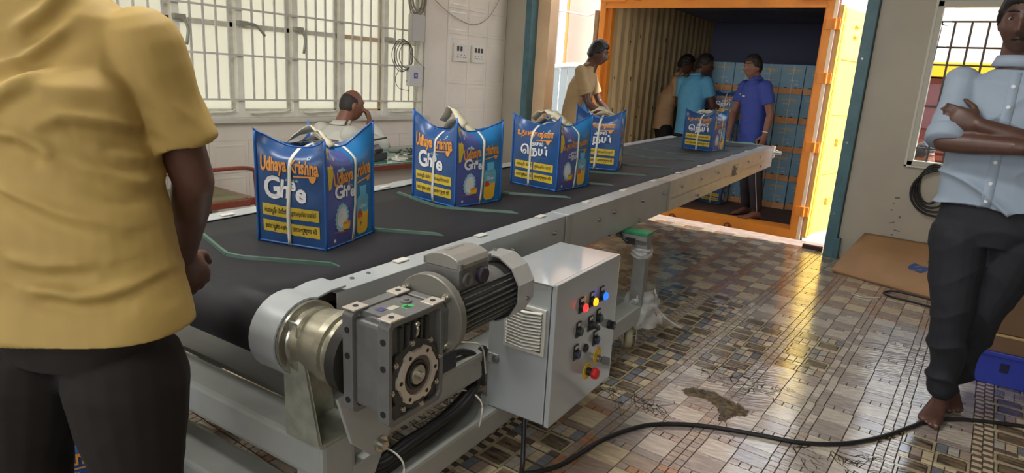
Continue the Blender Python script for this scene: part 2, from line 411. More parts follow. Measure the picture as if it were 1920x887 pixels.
# socket boards
M_plate = mat('switch_plate', (226, 224, 216), 0.35); M_swd = mat('switch_dark', (70, 62, 56), 0.5)
def switchboard(y, label, n):
    t = thing('switch_board', label, 'switch board', (XL, y, 1.505), group=None)
    b = MB(); b.box(-.004, .022, -.098, .098, -.085, .085, bev=.006); b.obj('face_plate', M_plate, t)
    for k in range(n):
        yy = -.05 + .05 * k
        s = MB(); s.box(.022, .027, yy - .016, yy + .012, .015, .06); s.obj('switch', M_swd if not (n == 3 and k == 2 and y < 5.3) else M_plate, t)
    s = MB()
    for k in range(3):
        yy = -.05 + .05 * k
        for dy, dz in ((0, -.022), (-.012, -.045), (.012, -.045)): s.cyl((.0215, yy + dy, dz), (.023, yy + dy, dz), .0055, n=8)
    s.obj('socket_hole', M_swd, t)
switchboard(5.145, 'white switch board with sockets, the one nearer the window', 3)
switchboard(5.42, 'white switch board with sockets, the one nearer the loading doorway', 3)
# ---------------------------------------------------------------- right window
win2 = thing('window_2', None, None, (0.1, YF, 0.83)); win2['kind'] = 'structure'
T1 = Matrix.Translation((-0.1, -YF, -0.83))
b = MB(T1); fx0, fx1, fz0, fz1 = -0.555, 0.755, 0.825, 2.025
b.box(fx0, fx0 + .04, YF - .03, YF + .06, fz0, fz1); b.box(fx1 - .04, fx1, YF - .03, YF + .06, fz0, fz1)
b.box(fx0, fx1, YF - .03, YF + .06, fz0, fz0 + .035); b.box(fx0, fx1, YF - .03, YF + .06, fz1 - .04, fz1)
b.obj('window_frame', mat('pale_frame', (196, 196, 184), 0.5), win2, bevel=.003)
b = MB(T1); b.box(fx0 - .012, fx0 + .004, YF - .035, YF, fz0 - .012, fz1 + .012); b.box(fx0 - .012, fx1, YF - .035, YF, fz0 - .014, fz0); b.obj('window_trim', mat('pale_trim', (214, 212, 200), 0.5), win2)
M_iron = mat('grille_iron', (84, 80, 78), 0.55)
for q in range(0, 12):
    xx = -0.429 + 0.104 * q
    g = MB(T1); g.box(xx - .007, xx + .007, YF + .02, YF + .034, fz0 + .03, 1.885); g.obj('grille_bar', M_iron, win2)
g = MB(T1)
for z in (1.885, 1.704, 1.578, 1.273, 0.958): g.box(fx0 + .03, fx1 - .03, YF + .015, YF + .035, z - .006, z + .006)
g.obj('grille_rail', M_iron, win2)
g = MB(T1); g.tube([(-.51, YF, 1.885), (-.5, YF - .02, 1.86), (-.47, YF - .02, 1.855)], .004, 6); g.tube([(-.505, YF, 1.885), (-.51, YF - .01, 1.7), (-.515, YF - .005, 1.6)], .003, 6); g.obj('loose_wire', M_wire2, win2)
M_pane = mat('clear_glass', (235, 240, 240), 0.02, alpha=0.08)
b = MB()
rr = random.Random(9)
for k in range(4):
    cx, cz = -0.36 + 0.02 * k, 0.70; r = .135 + .008 * k
    pts = [(cx + (r + .03 * (k - 1.5)) * math.cos(t) * .9, YF - .03 - .01 * k, cz - .02 * k + r * 1.1 * math.sin(t)) for t in [2 * PI * q / 16 + .5 for q in range(17)]]
    b.tube(pts, .0085, 8, 3)
tag(b.obj('cable_coil', mat('black_cable', (26, 26, 28), 0.45)), 'black cable coil hanging on the wall below the grilled window', 'cable')
b = MB(); r3 = random.Random(12)
for q in range(9):
    xx = -.55 + r3.uniform(-.05, .03); zz = .16 + .05 * q + r3.uniform(-.01, .01)
    b.obox((xx, YF - .001, zz), (r3.uniform(.01, .05), .002, r3.uniform(.006, .016)), (0, r3.uniform(-.4, .4), 0))
b.obj('scuff_mark', mat('scuff', (110, 100, 88), 0.8), bpy.data.objects['wall_far'])
# ================================================================ FLOOR TILES
PAL = {'beige': (190, 172, 142), 'cream': (198, 182, 152), 'brown': (146, 126, 112), 'taupe': (160, 142, 126), 'orange': (170, 126, 94), 'dark': (98, 84, 76),
       'slate': (116, 120, 126), 'frame': (168, 156, 126), 'stone': (100, 94, 88), 'pale': (172, 168, 158), 'sheenbeige': (188, 179, 166), 'sheenbrown': (152, 141, 134)}
TM = {}
def floor_mat(n, c):
    m = bpy.data.materials.new('floor_tile_' + n); m.use_nodes = True; nt = m.node_tree; N = nt.nodes; L = nt.links; bs = N['Principled BSDF']
    g = N.new('ShaderNodeNewGeometry'); t = N.new('ShaderNodeTexNoise'); t.inputs['Scale'].default_value = 22; t.inputs['Detail'].default_value = 5
    mp = N.new('ShaderNodeMapping'); mp.inputs['Scale'].default_value = (0.55, 2.2, 1); mp.inputs['Rotation'].default_value = (0, 0, 0.6)
    L.new(g.outputs['Position'], mp.inputs[0]); L.new(mp.outputs[0], t.inputs['Vector'])
    r = N.new('ShaderNodeValToRGB'); a = lin(c)
    r.color_ramp.elements[0].position = .33; r.color_ramp.elements[0].color = (*[q * .82 for q in a], 1)
    r.color_ramp.elements[1].position = .66; r.color_ramp.elements[1].color = (*[min(1, q * 1.12) for q in a], 1)
    if n == 'stone': r.color_ramp.elements[1].color = (*lin((132, 112, 88)), 1); r.color_ramp.elements[0].color = (*lin((52, 50, 50)), 1)
    L.new(t.outputs['Fac'], r.inputs[0]); L.new(r.outputs[0], bs.inputs['Base Color'])
    w = N.new('ShaderNodeTexWave'); w.inputs['Scale'].default_value = 9; w.inputs['Distortion'].default_value = 9; w.inputs['Detail'].default_value = 3; L.new(mp.outputs[0], w.inputs['Vector'])
    bp = N.new('ShaderNodeBump'); bp.inputs['Strength'].default_value = .12 if n in ('beige', 'brown', 'taupe', 'cream', 'sheenbeige', 'sheenbrown') else .06; bp.inputs['Distance'].default_value = .01
    L.new(w.outputs['Fac'], bp.inputs['Height']); L.new(bp.outputs[0], bs.inputs['Normal'])
    t2 = N.new('ShaderNodeTexNoise'); t2.inputs['Scale'].default_value = 2.2; L.new(g.outputs['Position'], t2.inputs['Vector'])
    mr = N.new('ShaderNodeMapRange'); mr.inputs[1].default_value = .3; mr.inputs[2].default_value = .7; mr.inputs[3].default_value = .12; mr.inputs[4].default_value = .30; bs.inputs['Specular IOR Level'].default_value = .7; bs.inputs['Coat Weight'].default_value = .7; bs.inputs['Coat Roughness'].default_value = .13
    L.new(t2.outputs['Fac'], mr.inputs[0]); L.new(mr.outputs[0], bs.inputs['Roughness'])
    return m
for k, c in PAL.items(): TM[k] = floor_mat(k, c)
TKEYS = list(PAL)
def layout(kind, i, j):                                 # pieces of one 300 mm printed tile: (x0, x1, y0, y1, colour)
    r = random.Random(i * 7919 + j * 104729); P = []
    warm = (j < -2)                                      # warmer lot near the machine
    if kind == 'A':
        for c in range(2):
            y = 0.0; k = (i + j + c) % 2
            while y < .299:
                P.append((.035 * c, .035 * c + .035, y, y + .0375, ('orange', 'taupe', 'brown', 'orange')[(k + r.randrange(2)) % 4] if (warm or j > 2) else ('taupe', 'beige', 'brown')[r.randrange(3)])); y += .0375; k += 1
        for c in range(2):
            x0 = .07 + .115 * c; seq = [('beige', .13), ('brown', .13), ('s', .04)] if c == 0 else [('brown', .085), ('s', .04), ('beige', .13), ('taupe', .045)]
            if (i + j) % 2 and c == 1: seq = [('taupe', .085), ('s', .04), ('cream', .13), ('brown', .045)]
            y = .3
            for q, h in seq:
                y -= h
                if q == 's':
                    for m_ in range(3): P.append((x0 + .0383 * m_, x0 + .0383 * (m_ + 1), y, y + h, ('orange', 'taupe', 'orange')[(m_ + r.randrange(2)) % 3] if (warm or j > 3) else ('taupe', 'beige', 'brown')[r.randrange(3)]))
                else: P.append((x0, x0 + .115, y, y + h, q))
    else:
        for c in range(2):
            y = 0.0; k = c
            while y < .299: P.append((.035 * c, .035 * c + .035, y, y + .025, (('cream', 'dark') if i >= 1 or j < -3 else ('pale', 'taupe', 'frame', 'brown')[r.randrange(2) * 2:][:2])[k % 2])); y += .025; k += 1
        for c in range(2):
            x0 = .07 + .115 * c
            seq = ['f', '3', 's', 'f2'] if c == 0 else ['3', 'f', 's', '3']
            y = .3
            for q in seq:
                h = {'f': .105, 'f2': .09, '3': .08, 's': .03}[q] if c == 0 else {'f': .105, '3': .0825, 's': .03}[q]
                y -= h
                if q in ('f', 'f2'):
                    P += [(x0, x0 + .115, y, y + .013, 'frame'), (x0, x0 + .115, y + h - .013, y + h, 'frame'), (x0, x0 + .013, y + .013, y + h - .013, 'frame'), (x0 + .102, x0 + .115, y + .013, y + h - .013, 'frame'),
                          (x0 + .013, x0 + .102, y + .013, y + h - .013, 'stone')]
                elif q == '3':
                    cs = [('slate', 'taupe', 'cream'), ('pale', 'beige', 'slate'), ('slate', 'pale', 'taupe')][r.randrange(3)]
                    for m_ in range(3): P.append((x0 + .0383 * m_, x0 + .0383 * (m_ + 1), y + .006, y + h - .006, cs[m_]))
                    P += [(x0, x0 + .115, y, y + .006, 'dark'), (x0, x0 + .115, y + h - .006, y + h, 'dark')]
                else:
                    for m_ in range(3): P.append((x0 + .0383 * m_, x0 + .0383 * (m_ + 1), y, y + h, ('cream', 'dark', 'cream', 'dark')[m_ + r.randrange(2)]))
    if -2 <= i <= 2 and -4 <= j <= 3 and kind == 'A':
        P = [(a, b_, c_, d, {'beige': 'sheenbeige', 'cream': 'sheenbeige', 'brown': 'sheenbrown', 'taupe': 'sheenbrown', 'orange': 'taupe'}.get(q, q)) for (a, b_, c_, d, q) in P]  # sky reflection on the middle tiles put into their colours
    return P
def is_B(i, j):
    if i >= 2 and j <= 3: return True
    if (i, j) in ((1, -2), (1, -3), (-5, 5)): return True
    if i == -1 and j in (0, 1): return True
    if i == -2 and j in (-1, 0, 1): return True
    if i == -3 and j in (-3, -2, -1, 0, 1, 2, -5, -6): return True
    if i == -4 and (j in (-3, -2, -1, 0, 1, 2) or j <= -5): return True
    if i <= -5 and j in (-6, -5): return True
    return False
HOLE = [(-0.929, 2.621), (-0.894, 2.682), (-0.808, 2.715), (-0.736, 2.681), (-0.686, 2.67), (-0.628, 2.63), (-0.622, 2.576), (-0.659, 2.553), (-0.678, 2.478), (-0.703, 2.455), (-0.718, 2.529), (-0.777, 2.597), (-0.839, 2.604), (-0.88, 2.585)]
def in_poly(x, y, P):
    c = False; n = len(P)
    for k in range(n):
        (xa, ya), (xb, yb) = P[k], P[k - 1]
        if (ya > y) != (yb > y) and x < (xb - xa) * (y - ya) / (yb - ya) + xa: c = not c
    return c
def tile_piece(b, x0, x1, y0, y1, z=0.0, g=.0011, bv=.0012):
    x0 += g; x1 -= g; y0 += g; y1 -= g
    v = [(x0, y0, -.006), (x1, y0, -.006), (x1, y1, -.006), (x0, y1, -.006), (x0 + bv, y0 + bv, z), (x1 - bv, y0 + bv, z), (x1 - bv, y1 - bv, z), (x0 + bv, y1 - bv, z)]
    b.add(v, [(4, 5, 6, 7), (0, 1, 5, 4), (1, 2, 6, 5), (2, 3, 7, 6), (3, 0, 4, 7)])
ALLP = []
CM = np.array(CR)
def px(x, y, z=0.0):
    c = CM.T @ (np.array((x, y, z)) - np.array((0, 0, 1.3)))
    return (960 + 1224 * c[0] / c[2], 443.5 + 1224 * c[1] / c[2], c[2]) if c[2] > .05 else (-1e4, 0, .05)
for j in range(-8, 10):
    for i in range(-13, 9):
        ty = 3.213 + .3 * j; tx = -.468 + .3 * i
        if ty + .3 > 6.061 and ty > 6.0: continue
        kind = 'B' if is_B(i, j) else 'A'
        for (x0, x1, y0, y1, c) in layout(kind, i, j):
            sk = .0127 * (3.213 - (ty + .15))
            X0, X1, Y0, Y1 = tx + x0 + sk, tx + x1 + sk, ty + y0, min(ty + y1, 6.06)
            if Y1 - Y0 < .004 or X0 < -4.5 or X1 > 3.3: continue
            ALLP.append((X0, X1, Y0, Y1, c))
seen = []; rest = []; holecells = []
def hid(x, y):                                            # where the machine stands over the floor
    bb = x - (-1.677 - .065 * y); return -.66 < bb < .56 and 1.0 < y < 2.9
for p in ALLP:
    mx, my = (p[0] + p[1]) / 2, (p[2] + p[3]) / 2
    if p[1] > -.96 and p[0] < -.59 and p[3] > 2.42 and p[2] < 2.75: holecells.append(p); continue
    q = px(mx, my)
    a = (p[1] - p[0]) * (p[3] - p[2]) / q[2] ** 2 if 0 < q[0] < 1920 and 0 < q[1] < 887 and not hid(mx, my) else 0
    (seen if a > 0 else rest).append((a, p))
seen.sort(key=lambda s: -s[0])
cache = {}
rz = random.Random(1)
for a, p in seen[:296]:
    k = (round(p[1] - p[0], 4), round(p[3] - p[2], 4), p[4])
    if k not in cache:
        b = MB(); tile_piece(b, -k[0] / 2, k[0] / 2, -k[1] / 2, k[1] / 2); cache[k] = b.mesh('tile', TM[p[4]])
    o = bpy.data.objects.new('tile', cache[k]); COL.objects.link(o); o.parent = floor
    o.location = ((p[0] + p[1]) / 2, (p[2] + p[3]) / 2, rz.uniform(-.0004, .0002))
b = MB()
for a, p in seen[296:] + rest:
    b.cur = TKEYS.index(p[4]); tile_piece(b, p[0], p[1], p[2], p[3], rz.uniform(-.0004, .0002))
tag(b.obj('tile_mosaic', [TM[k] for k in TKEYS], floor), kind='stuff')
b = MB()
for p in holecells:
    b.cur = TKEYS.index(p[4]); nx = max(1, int((p[1] - p[0]) / .006)); ny = max(1, int((p[3] - p[2]) / .006))
    X0, X1, Y0, Y1 = p[0] + .0011, p[1] - .0011, p[2] + .0011, p[3] - .0011
    V = []; inside = {}
    for jj in range(ny + 1):
        for ii in range(nx + 1):
            V.append((X0 + (X1 - X0) * ii / nx, Y0 + (Y1 - Y0) * jj / ny, 0.0))
    keep = []
    for jj in range(ny):
        for ii in range(nx):
            cx_ = X0 + (X1 - X0) * (ii + .5) / nx; cy_ = Y0 + (Y1 - Y0) * (jj + .5) / ny
            wob = .010 * noise.noise((cx_ * 45, cy_ * 45, 0))
            if not in_poly(cx_ + wob, cy_ + wob, HOLE): keep.append((ii, jj))
    ks = set(keep); F = []; W = nx + 1
    base = len(V); V2 = V + [(x_, y_, -.006) for x_, y_, _ in V]
    for ii, jj in keep:
        q = jj * W + ii; F.append((q, q + 1, q + W + 1, q + W))
        for (di, dj, a_, c_) in ((-1, 0, q + W, q), (1, 0, q + 1, q + W + 1), (0, -1, q, q + 1), (0, 1, q + W + 1, q + W)):
            if (ii + di, jj + dj) not in ks: F.append((a_, c_, c_ + base, a_ + base))
    b.add(V2, F)
tag(b.obj('broken_tile', [TM[k] for k in TKEYS], floor, ), 'cracked tiles broken away around a bare hole')
b = MB(); V = []
nx, ny = 60, 52
for jj in range(ny):
    for ii in range(nx):
        x_ = -.96 + .37 * ii / (nx - 1); y_ = 2.42 + .33 * jj / (ny - 1)
        V.append((x_, y_, -.0052 + .0028 * noise.noise((x_ * 60, y_ * 20, 0)) + .0022 * noise.noise((x_ * 25, y_ * 25, 3))))
b.grid(V, nx, ny); b.obj('exposed_mortar', mat('mortar', (118, 102, 74), 0.9, rgb2=(62, 52, 38), scale=38, bump=.5, bscale=90), floor)
# cracks that run through the glaze
M_crack = mat('crack_dirt', (62, 56, 36), 0.85)
b = MB(); rc = random.Random(21)
def crack(x, y, ang, L, w, depth=0):
    pts = [(x, y)]; n = max(3, int(L / .018))
    for k in range(n):
        ang += rc.uniform(-.55, .55); x += math.cos(ang) * L / n; y += math.sin(ang) * L / n; pts.append((x, y))
        if depth < 2 and rc.random() < .26: crack(x, y, ang + rc.choice((-1, 1)) * rc.uniform(.6, 1.3), L * rc.uniform(.3, .6), w * .8, depth + 1)
    for k in range(len(pts) - 1):
        a = Vector((*pts[k], .0004)); c = Vector((*pts[k + 1], .0004)); d = (c - a).normalized(); nn = Vector((-d.y, d.x, 0))
        w0 = w * (1 - k / len(pts) * .7); w1 = w * (1 - (k + 1) / len(pts) * .7)
        b.add([a - nn * w0, a + nn * w0, c + nn * w1, c - nn * w1], [(3, 2, 1, 0)])
for (x, y, ang, L, n, w) in ((-1.2, 2.37, .3, .3, 4, .0032), (-1.05, 2.42, -.5, .26, 5, .004), (-.95, 2.40, -.6, .16, 5, .004), (-.95, 2.89, .1, .26, 4, .003), (-.78, 2.98, -1.0, .3, 4, .0034), (-.70, 2.86, -.9, .2, 4, .004), (-.43, 2.49, -.3, .16, 5, .004),
                             (-.36, 2.42, -.7, .15, 4, .0035), (-.27, 2.54, -.8, .18, 5, .004), (-.2, 2.49, .3, .2, 3, .0026), (-.2, 2.45, -1.2, .12, 4, .004), (-.56, 2.96, -.4, .1, 2, .0028), (-.68, 2.45, -.5, .14, 3, .003)):
    for q in range(n): crack(x + rc.uniform(-.03, .03), y + rc.uniform(-.03, .03), ang + rc.uniform(-.9, .9), L * rc.uniform(.35, .75), w * .62)
tag(b.obj('glaze_crack', M_crack, floor), kind='stuff')
# ================================================================ CONVEYOR (local x across, y along, z up; belt surface at z = 0)
_u = Vector((-.0649, .9977, .01995)).normalized(); _v = Vector((.99789, .06486, 0)).normalized(); _w = _v.cross(_u)
H0 = 0.722
_o = Vector((-1.677, -.025, .722)) - _w * H0
MCV = Matrix(((_v.x, _u.x, _w.x, _o.x), (_v.y, _u.y, _w.y, _o.y), (_v.z, _u.z, _w.z, _o.z), (0, 0, 0, 1)))
TZ = Matrix.Translation((0, 0, H0))
def cw(x, y, z): return MCV @ Vector((x, y, z + H0))                     # conveyor coordinates to the world
M_grey = mat('grey_enamel', (158, 163, 164), 0.32, var=0.05, scale=6, coat=.3)
M_grey2 = mat('frame_enamel', (150, 153, 148), 0.4, var=0.07, scale=7, coat=.15)
M_galv = mat('galvanised', (190, 190, 186), 0.34, 0.55, var=0.06, scale=14)
M_steel = mat('bright_steel', (190, 188, 176), 0.25, 0.9, var=0.08, scale=20)
M_bolt = mat('bolt_steel', (150, 152, 150), 0.35, 0.9)
M_belt = mat('belt_rubber', (34, 34, 38), 0.62, spec=.3, var=0.12, scale=3.5, bump=.08, bscale=700)
M_cleat = mat('cleat_pvc', (62, 92, 80), 0.35, var=.1)
cv = thing('belt_conveyor', 'long grey belt conveyor with black belt and green chevron cleats running into the container', 'conveyor', M=MCV)
A0, A1, ZC, RD = 0.905, 6.08, -0.082, 0.078
HB = .385
# belt: a closed loop round the two drums
ring = []
for k in range(0, 40): ring.append((A0 + (A1 - A0) * k / 40, 0.0))
for k in range(0, 9): t = PI / 2 - PI * k / 8; ring.append((A1 + .045 * math.cos(t), -.045 + .045 * math.sin(t)))
ring.append((A1 - .3, -.13))
for k in range(0, 13): t = -PI / 2 - PI * k / 12; ring.append((A0 + .082 * math.cos(t), ZC + .082 * math.sin(t)))
b = MB(TZ); n = len(ring)
xs = (-HB, -.2, 0, .2, HB)
V = [(x, y, z) for (y, z) in ring for x in xs]
b.add(V, [(k * 5 + i, k * 5 + i + 1, ((k + 1) % n) * 5 + i + 1, ((k + 1) % n) * 5 + i) for k in range(n) for i in range(4)], True)
b.obj('belt', M_belt, cv, solid=.004)
b = MB(TZ); b.cyl((-HB, A0, ZC), (HB, A0, ZC), RD - .004, n=32); b.obj('drive_drum', M_steel, cv)
b = MB(TZ); b.cyl((-HB, A1, -.045), (HB, A1, -.045), .040, n=24); b.obj('tail_roller', M_steel, cv)
for a in (1.02, 1.49, 1.97, 2.42, 2.89, 3.34, 3.78, 4.25, 4.64, 5.1, 5.55, 5.95):
    c = MB(TZ)
    P = [(-.31, a + .10), (0, a), (.315, a + .145)]; t = .0065; pts = []
    # a bent bar: raised strip with sloping ends
    def bar(p, q, e0, e1):
        p = Vector((*p, 0)); q = Vector((*q, 0)); d = (q - p).normalized(); nn = Vector((-d.y, d.x, 0))
        lo = [p - nn * t, p + nn * t, q + nn * t, q - nn * t]
        hi = [p + d * e0 - nn * t * .7, p + d * e0 + nn * t * .7, q - d * e1 + nn * t * .7, q - d * e1 - nn * t * .7]
        V = [(*k.xy, .001) for k in lo] + [(*k.xy, .011) for k in hi]
        c.add(V, [(4, 5, 6, 7), (0, 1, 5, 4), (1, 2, 6, 5), (2, 3, 7, 6), (3, 0, 4, 7)][::1])
    bar(P[0], (-.06, a + .018), .02, -.002); bar((-.06, a + .018), (0, a), 0, 0); bar((0, a), (.06, a + .012), 0, 0); bar((.06, a + .012), P[2], -.002, .03)
    c.obj('cleat', M_cleat, cv)
# side rails: each a channel (top flange + side panel) in three overlapping lengths
def rail(s, y0, y1, x, zt, zb, m, name):
    c = MB(TZ); X = lambda q: s * q
    xa, xb = (X(.397), X(x)) if s > 0 else (X(x), X(.397))
    c.box(xa, xb, y0, y1, zt - .004, zt)
    xa, xb = (X(x - .004), X(x)) if s > 0 else (X(x), X(x - .004))
    c.box(xa, xb, y0, y1, zb, zt)
    xa, xb = (X(x - .05), X(x)) if s > 0 else (X(x), X(x - .05))
    c.box(xa, xb, y0, y1, zb, zb + .004)
    return c.obj(name, m, cv, bevel=.003)
for s in (1, -1):
    rail(s, 1.0, 2.225, .482, .006, -.158, M_grey, 'side_rail')
    rail(s, 2.222, 3.40, .486, .008, -.162, M_grey, 'side_rail')
    rail(s, 3.39, 6.02, .480, .004, -.172, M_galv, 'side_rail')
    # rounded guard at the drive end: the flange curls down round the drum
    c = MB(TZ); prof = [(1.03, .018), (.98, .019)] + [(A0 + .1 * math.cos(t), ZC + .1 * math.sin(t)) for t in [PI / 2 - .35 + (PI + .55) * k / 16 for k in range(17)]] + [(1.0, -.158)]
    V = []
    for (y, z) in prof: V += [(s * .392, y, z), (s * .482, y, z)]
    n_ = len(prof); V2 = []
    for k, (y, z) in enumerate(prof):
        dy, dz = y - A0, z - ZC; L_ = math.hypot(dy, dz) if k > 1 and k < n_ - 1 else 1e9
        V2 += [(s * .392, y - dy / L_ * .005, z - dz / L_ * .005 - (.005 if L_ > 1e8 and z > ZC else 0)), (s * .482, y - dy / L_ * .005, z - dz / L_ * .005 - (.005 if L_ > 1e8 and z > ZC else 0))]
    c.add(V, [(2 * k, 2 * k + 1, 2 * k + 3, 2 * k + 2) for k in range(n_ - 1)], True)
    c.add(V2, [(2 * k, 2 * k + 2, 2 * k + 3, 2 * k + 1) for k in range(n_ - 1)], True)
    for q in (0, 1): c.add([V[2 * k + q] for k in range(n_)] + [V2[2 * k + q] for k in range(n_)], [(k, k + 1, n_ + k + 1, n_ + k) for k in range(n_ - 1)])
    c.obj('end_guard', M_grey, cv)
    c = MB(TZ); c.box(s * .40 - .002, s * .40 + .002, 1.0, 6.0, -.05, -.004); c.obj('inner_lip', M_galv, cv)
# bright clips in the flange slots, bolts, joint straps
for s in (1, -1):
    for k in range(12):
        y = 1.31 + .403 * k
        c = MB(TZ); c.box(s * .418 - .013, s * .418 + .013, y - .03, y + .018, .0085, .0115); c.obj('flange_clip', mat('clip_white', (222, 220, 210), .35, .3), cv)
c = MB(TZ)
for (y, z) in ((1.80, -.05), (2.10, -.045), (2.50, -.06), (2.66, -.05), (2.63, -.15), (3.0, -.045), (3.30, -.05), (2.98, -.145)):
    c.cyl((.486, y, z), (.494, y, z), .009, n=10); c.cyl((.494, y, z), (.500, y, z), .006, n=6)
for (y, z) in ((3.62, -.05), (3.98, -.05), (4.35, -.05), (4.75, -.05), (5.15, -.05), (5.55, -.05), (3.95, -.15), (5.6, -.13)):
    c.cyl((.480, y, z), (.486, y, z), .009, n=10); c.cyl((.486, y, z), (.490, y, z), .005, n=6)
for (y, x) in ((1.10, .43), (1.16, .43)): c.cyl((x, y, .006), (x, y, .0095), .006, n=10)
c.obj('panel_bolt', M_bolt, cv)
c = MB(TZ); c.box(.487, .4885, 2.196, 2.25, -.158, .006); c.box(.487, .4885, 3.375, 3.40, -.160, .008); c.obj('joint_strap', M_grey2, cv)
# stencilled letters on the far panel
c = MB(TZ); vs_, fs_, w_ = text_mesh('MEC', .004, .075, .9)
c.add([(.4815, 4.78 + q[0], -.115 + q[1]) for q in vs_], [tuple(f) for f in fs_]); c.box(.481, .4816, 4.70, 4.86, -.043, -.039)
c.obj('stencil_letters', mat('stencil_ink', (92, 92, 90), .5), cv)
# tail adjuster
c = MB(TZ); c.box(.455, .486, 6.0, 6.085, -.10, .002, bev=.004); c.obj('tail_bracket', M_galv, cv)
c = MB(TZ); c.cyl((.486, 6.05, -.05), (.53, 6.05, -.05), .012, n=12); c.cyl((.50, 6.05, -.05), (.516, 6.05, -.05), .023, n=6); c.cyl((.516, 6.05, -.05), (.545, 6.05, -.05), .016, n=12); c.obj('adjuster_nut', M_steel, cv)
c = MB(TZ); c.box(-.486, -.455, 6.0, 6.085, -.10, .002, bev=.004); c.obj('tail_bracket', M_galv, cv)
c = MB(TZ); c.box(-.48, .48, 1.15, 5.9, -.105, -.100); c.obj('slider_bed', M_galv, cv)
# drum bearings and the hub towards the gear unit
c = MB(TZ)
c.lathe((.482, A0, ZC), (1, 0, 0), [(0, .0), (0, .094), (.012, .094), (.012, .076), (.02, .070), (.028, .085), (.04, .085), (.04, .06)], 36); c.obj('bearing_ring', M_steel, cv)
c = MB(TZ)
c.lathe((.50, A0 + .01, ZC), (1, 0, 0), [(0, .05), (.02, .078), (.085, .086), (.085, .090), (.105, .090), (.108, .082), (.145, .082)], 36); c.obj('drum_hub', mat('raw_steel', (176, 172, 152), .38, .75, var=.14, scale=18, stretch=(1, 3, 3)), cv)
c = MB(TZ); c.lathe((.635, A0 + .01, ZC), (1, 0, 0), [(0, .095), (.03, .095), (.03, .05)], 30); c.obj('hub_flange', mat('dark_iron', (58, 56, 52), .5, .4), cv)
M_brk = mat('bracket_steel', (158, 160, 146), .42, .45, var=.14, scale=26)
for s in (1, -1):
    c = MB(TZ); X = lambda q: s * q
    poly = [(.470, -.02), (.520, -.02), (.586, -.312), (.470, -.312)]
    V = [(X(p[0]), .842, p[1]) for p in poly] + [(X(p[0]), .850, p[1]) for p in poly]
    c.add(V, [(0, 1, 2, 3), (7, 6, 5, 4)] + [(i, (i + 1) % 4, 4 + (i + 1) % 4, 4 + i) for i in range(4)])
    V = [(X(.470), .846, -.02), (X(.470), .965, -.12), (X(.470), .985, -.312), (X(.470), .846, -.312)]
    V += [(X(.478), y, z) for (_, y, z) in V]
    c.add(V, [(0, 1, 2, 3), (7, 6, 5, 4)] + [(i, (i + 1) % 4, 4 + (i + 1) % 4, 4 + i) for i in range(4)])
    c.box(min(X(.468), X(.59)), max(X(.468), X(.59)), .842, .99, -.320, -.311)
    c.obj('drum_bracket', M_brk, cv, bevel=.0015)
# base frame
def tubebox(name, x0, x1, y0, y1, z0, z1, m=M_grey2, bev=.012):
    c = MB(TZ); c.box(x0, x1, y0, y1, z0, z1, bev=bev); return c.obj(name, m, cv)
tubebox('cross_beam', -.58, .58, .848, .955, -.415, -.320)
for s in (1, -1):
    x0, x1 = sorted((s * .49, s * .588))
    tubebox('front_leg', x0, x1, .850, .955, -.655, -.320)
    tubebox('upper_beam', *sorted((s * .47, s * .56)), .93, 2.3, -.42, -.325)
    tubebox('lower_beam', *sorted((s * .50, s * .600)), .86, 3.02, -.62, -.535)
    c = MB(TZ); c.add([(s * .49, .95, -.42), (s * .588, .95, -.42), (s * .588, 1.06, -.415), (s * .49, 1.06, -.415), (s * .49, .95, -.60), (s * .588, .95, -.60)], [(0, 1, 2, 3), (0, 3, 4), (1, 5, 2), (3, 2, 5, 4), (0, 4, 5, 1)]); c.obj('knee_gusset', M_grey2, cv)
    # rear post with its green bracket
    tubebox('rear_post', *sorted((s * .535, s * .60)), 2.83, 2.885, -.54, -.20, mat('post_grey', (120, 122, 120), .45, var=.1), .004)
    c = MB(TZ); c.box(*sorted((s * .44, s * .602)), 2.815, 2.89, -.205, -.178, bev=.003); c.obj('post_bracket', mat('post_grey', (120, 122, 120), .45, var=.1), cv)
    c = MB(TZ); c.box(*sorted((s * .43, s * .604)), 2.812, 2.893, -.1775, -.164, bev=.002); c.obj('green_pad', mat('green_tape', (40, 128, 84), .4), cv)
    c = MB(TZ); c.box(*sorted((s * .50, s * .545)), 2.80, 2.812, -.225, -.195); c.tube([(s * .47, 2.80, -.18), (s * .49, 2.79, -.20), (s * .52, 2.79, -.215)], .006, 6); c.obj('clamp', mat('clamp_black', (40, 42, 46), .4), cv)
tubebox('lower_cross_beam', -.52, .52, .852, .992, -.65, -.598)
tubebox('lower_cross_beam', -.52, .52, 2.90, 2.99, -.62, -.535)
tubebox('upper_cross_beam', -.48, .48, 2.0, 2.08, -.415, -.33)
tubebox('tray_plate', -.44, .44, 1.0, 1.16, -.36, -.345, M_grey2, .002)
for s in (1, -1):
    tubebox('rail_support', *sorted((s * .40, s * .47)), 2.0, 2.08, -.33, -.165, M_grey2, .004)
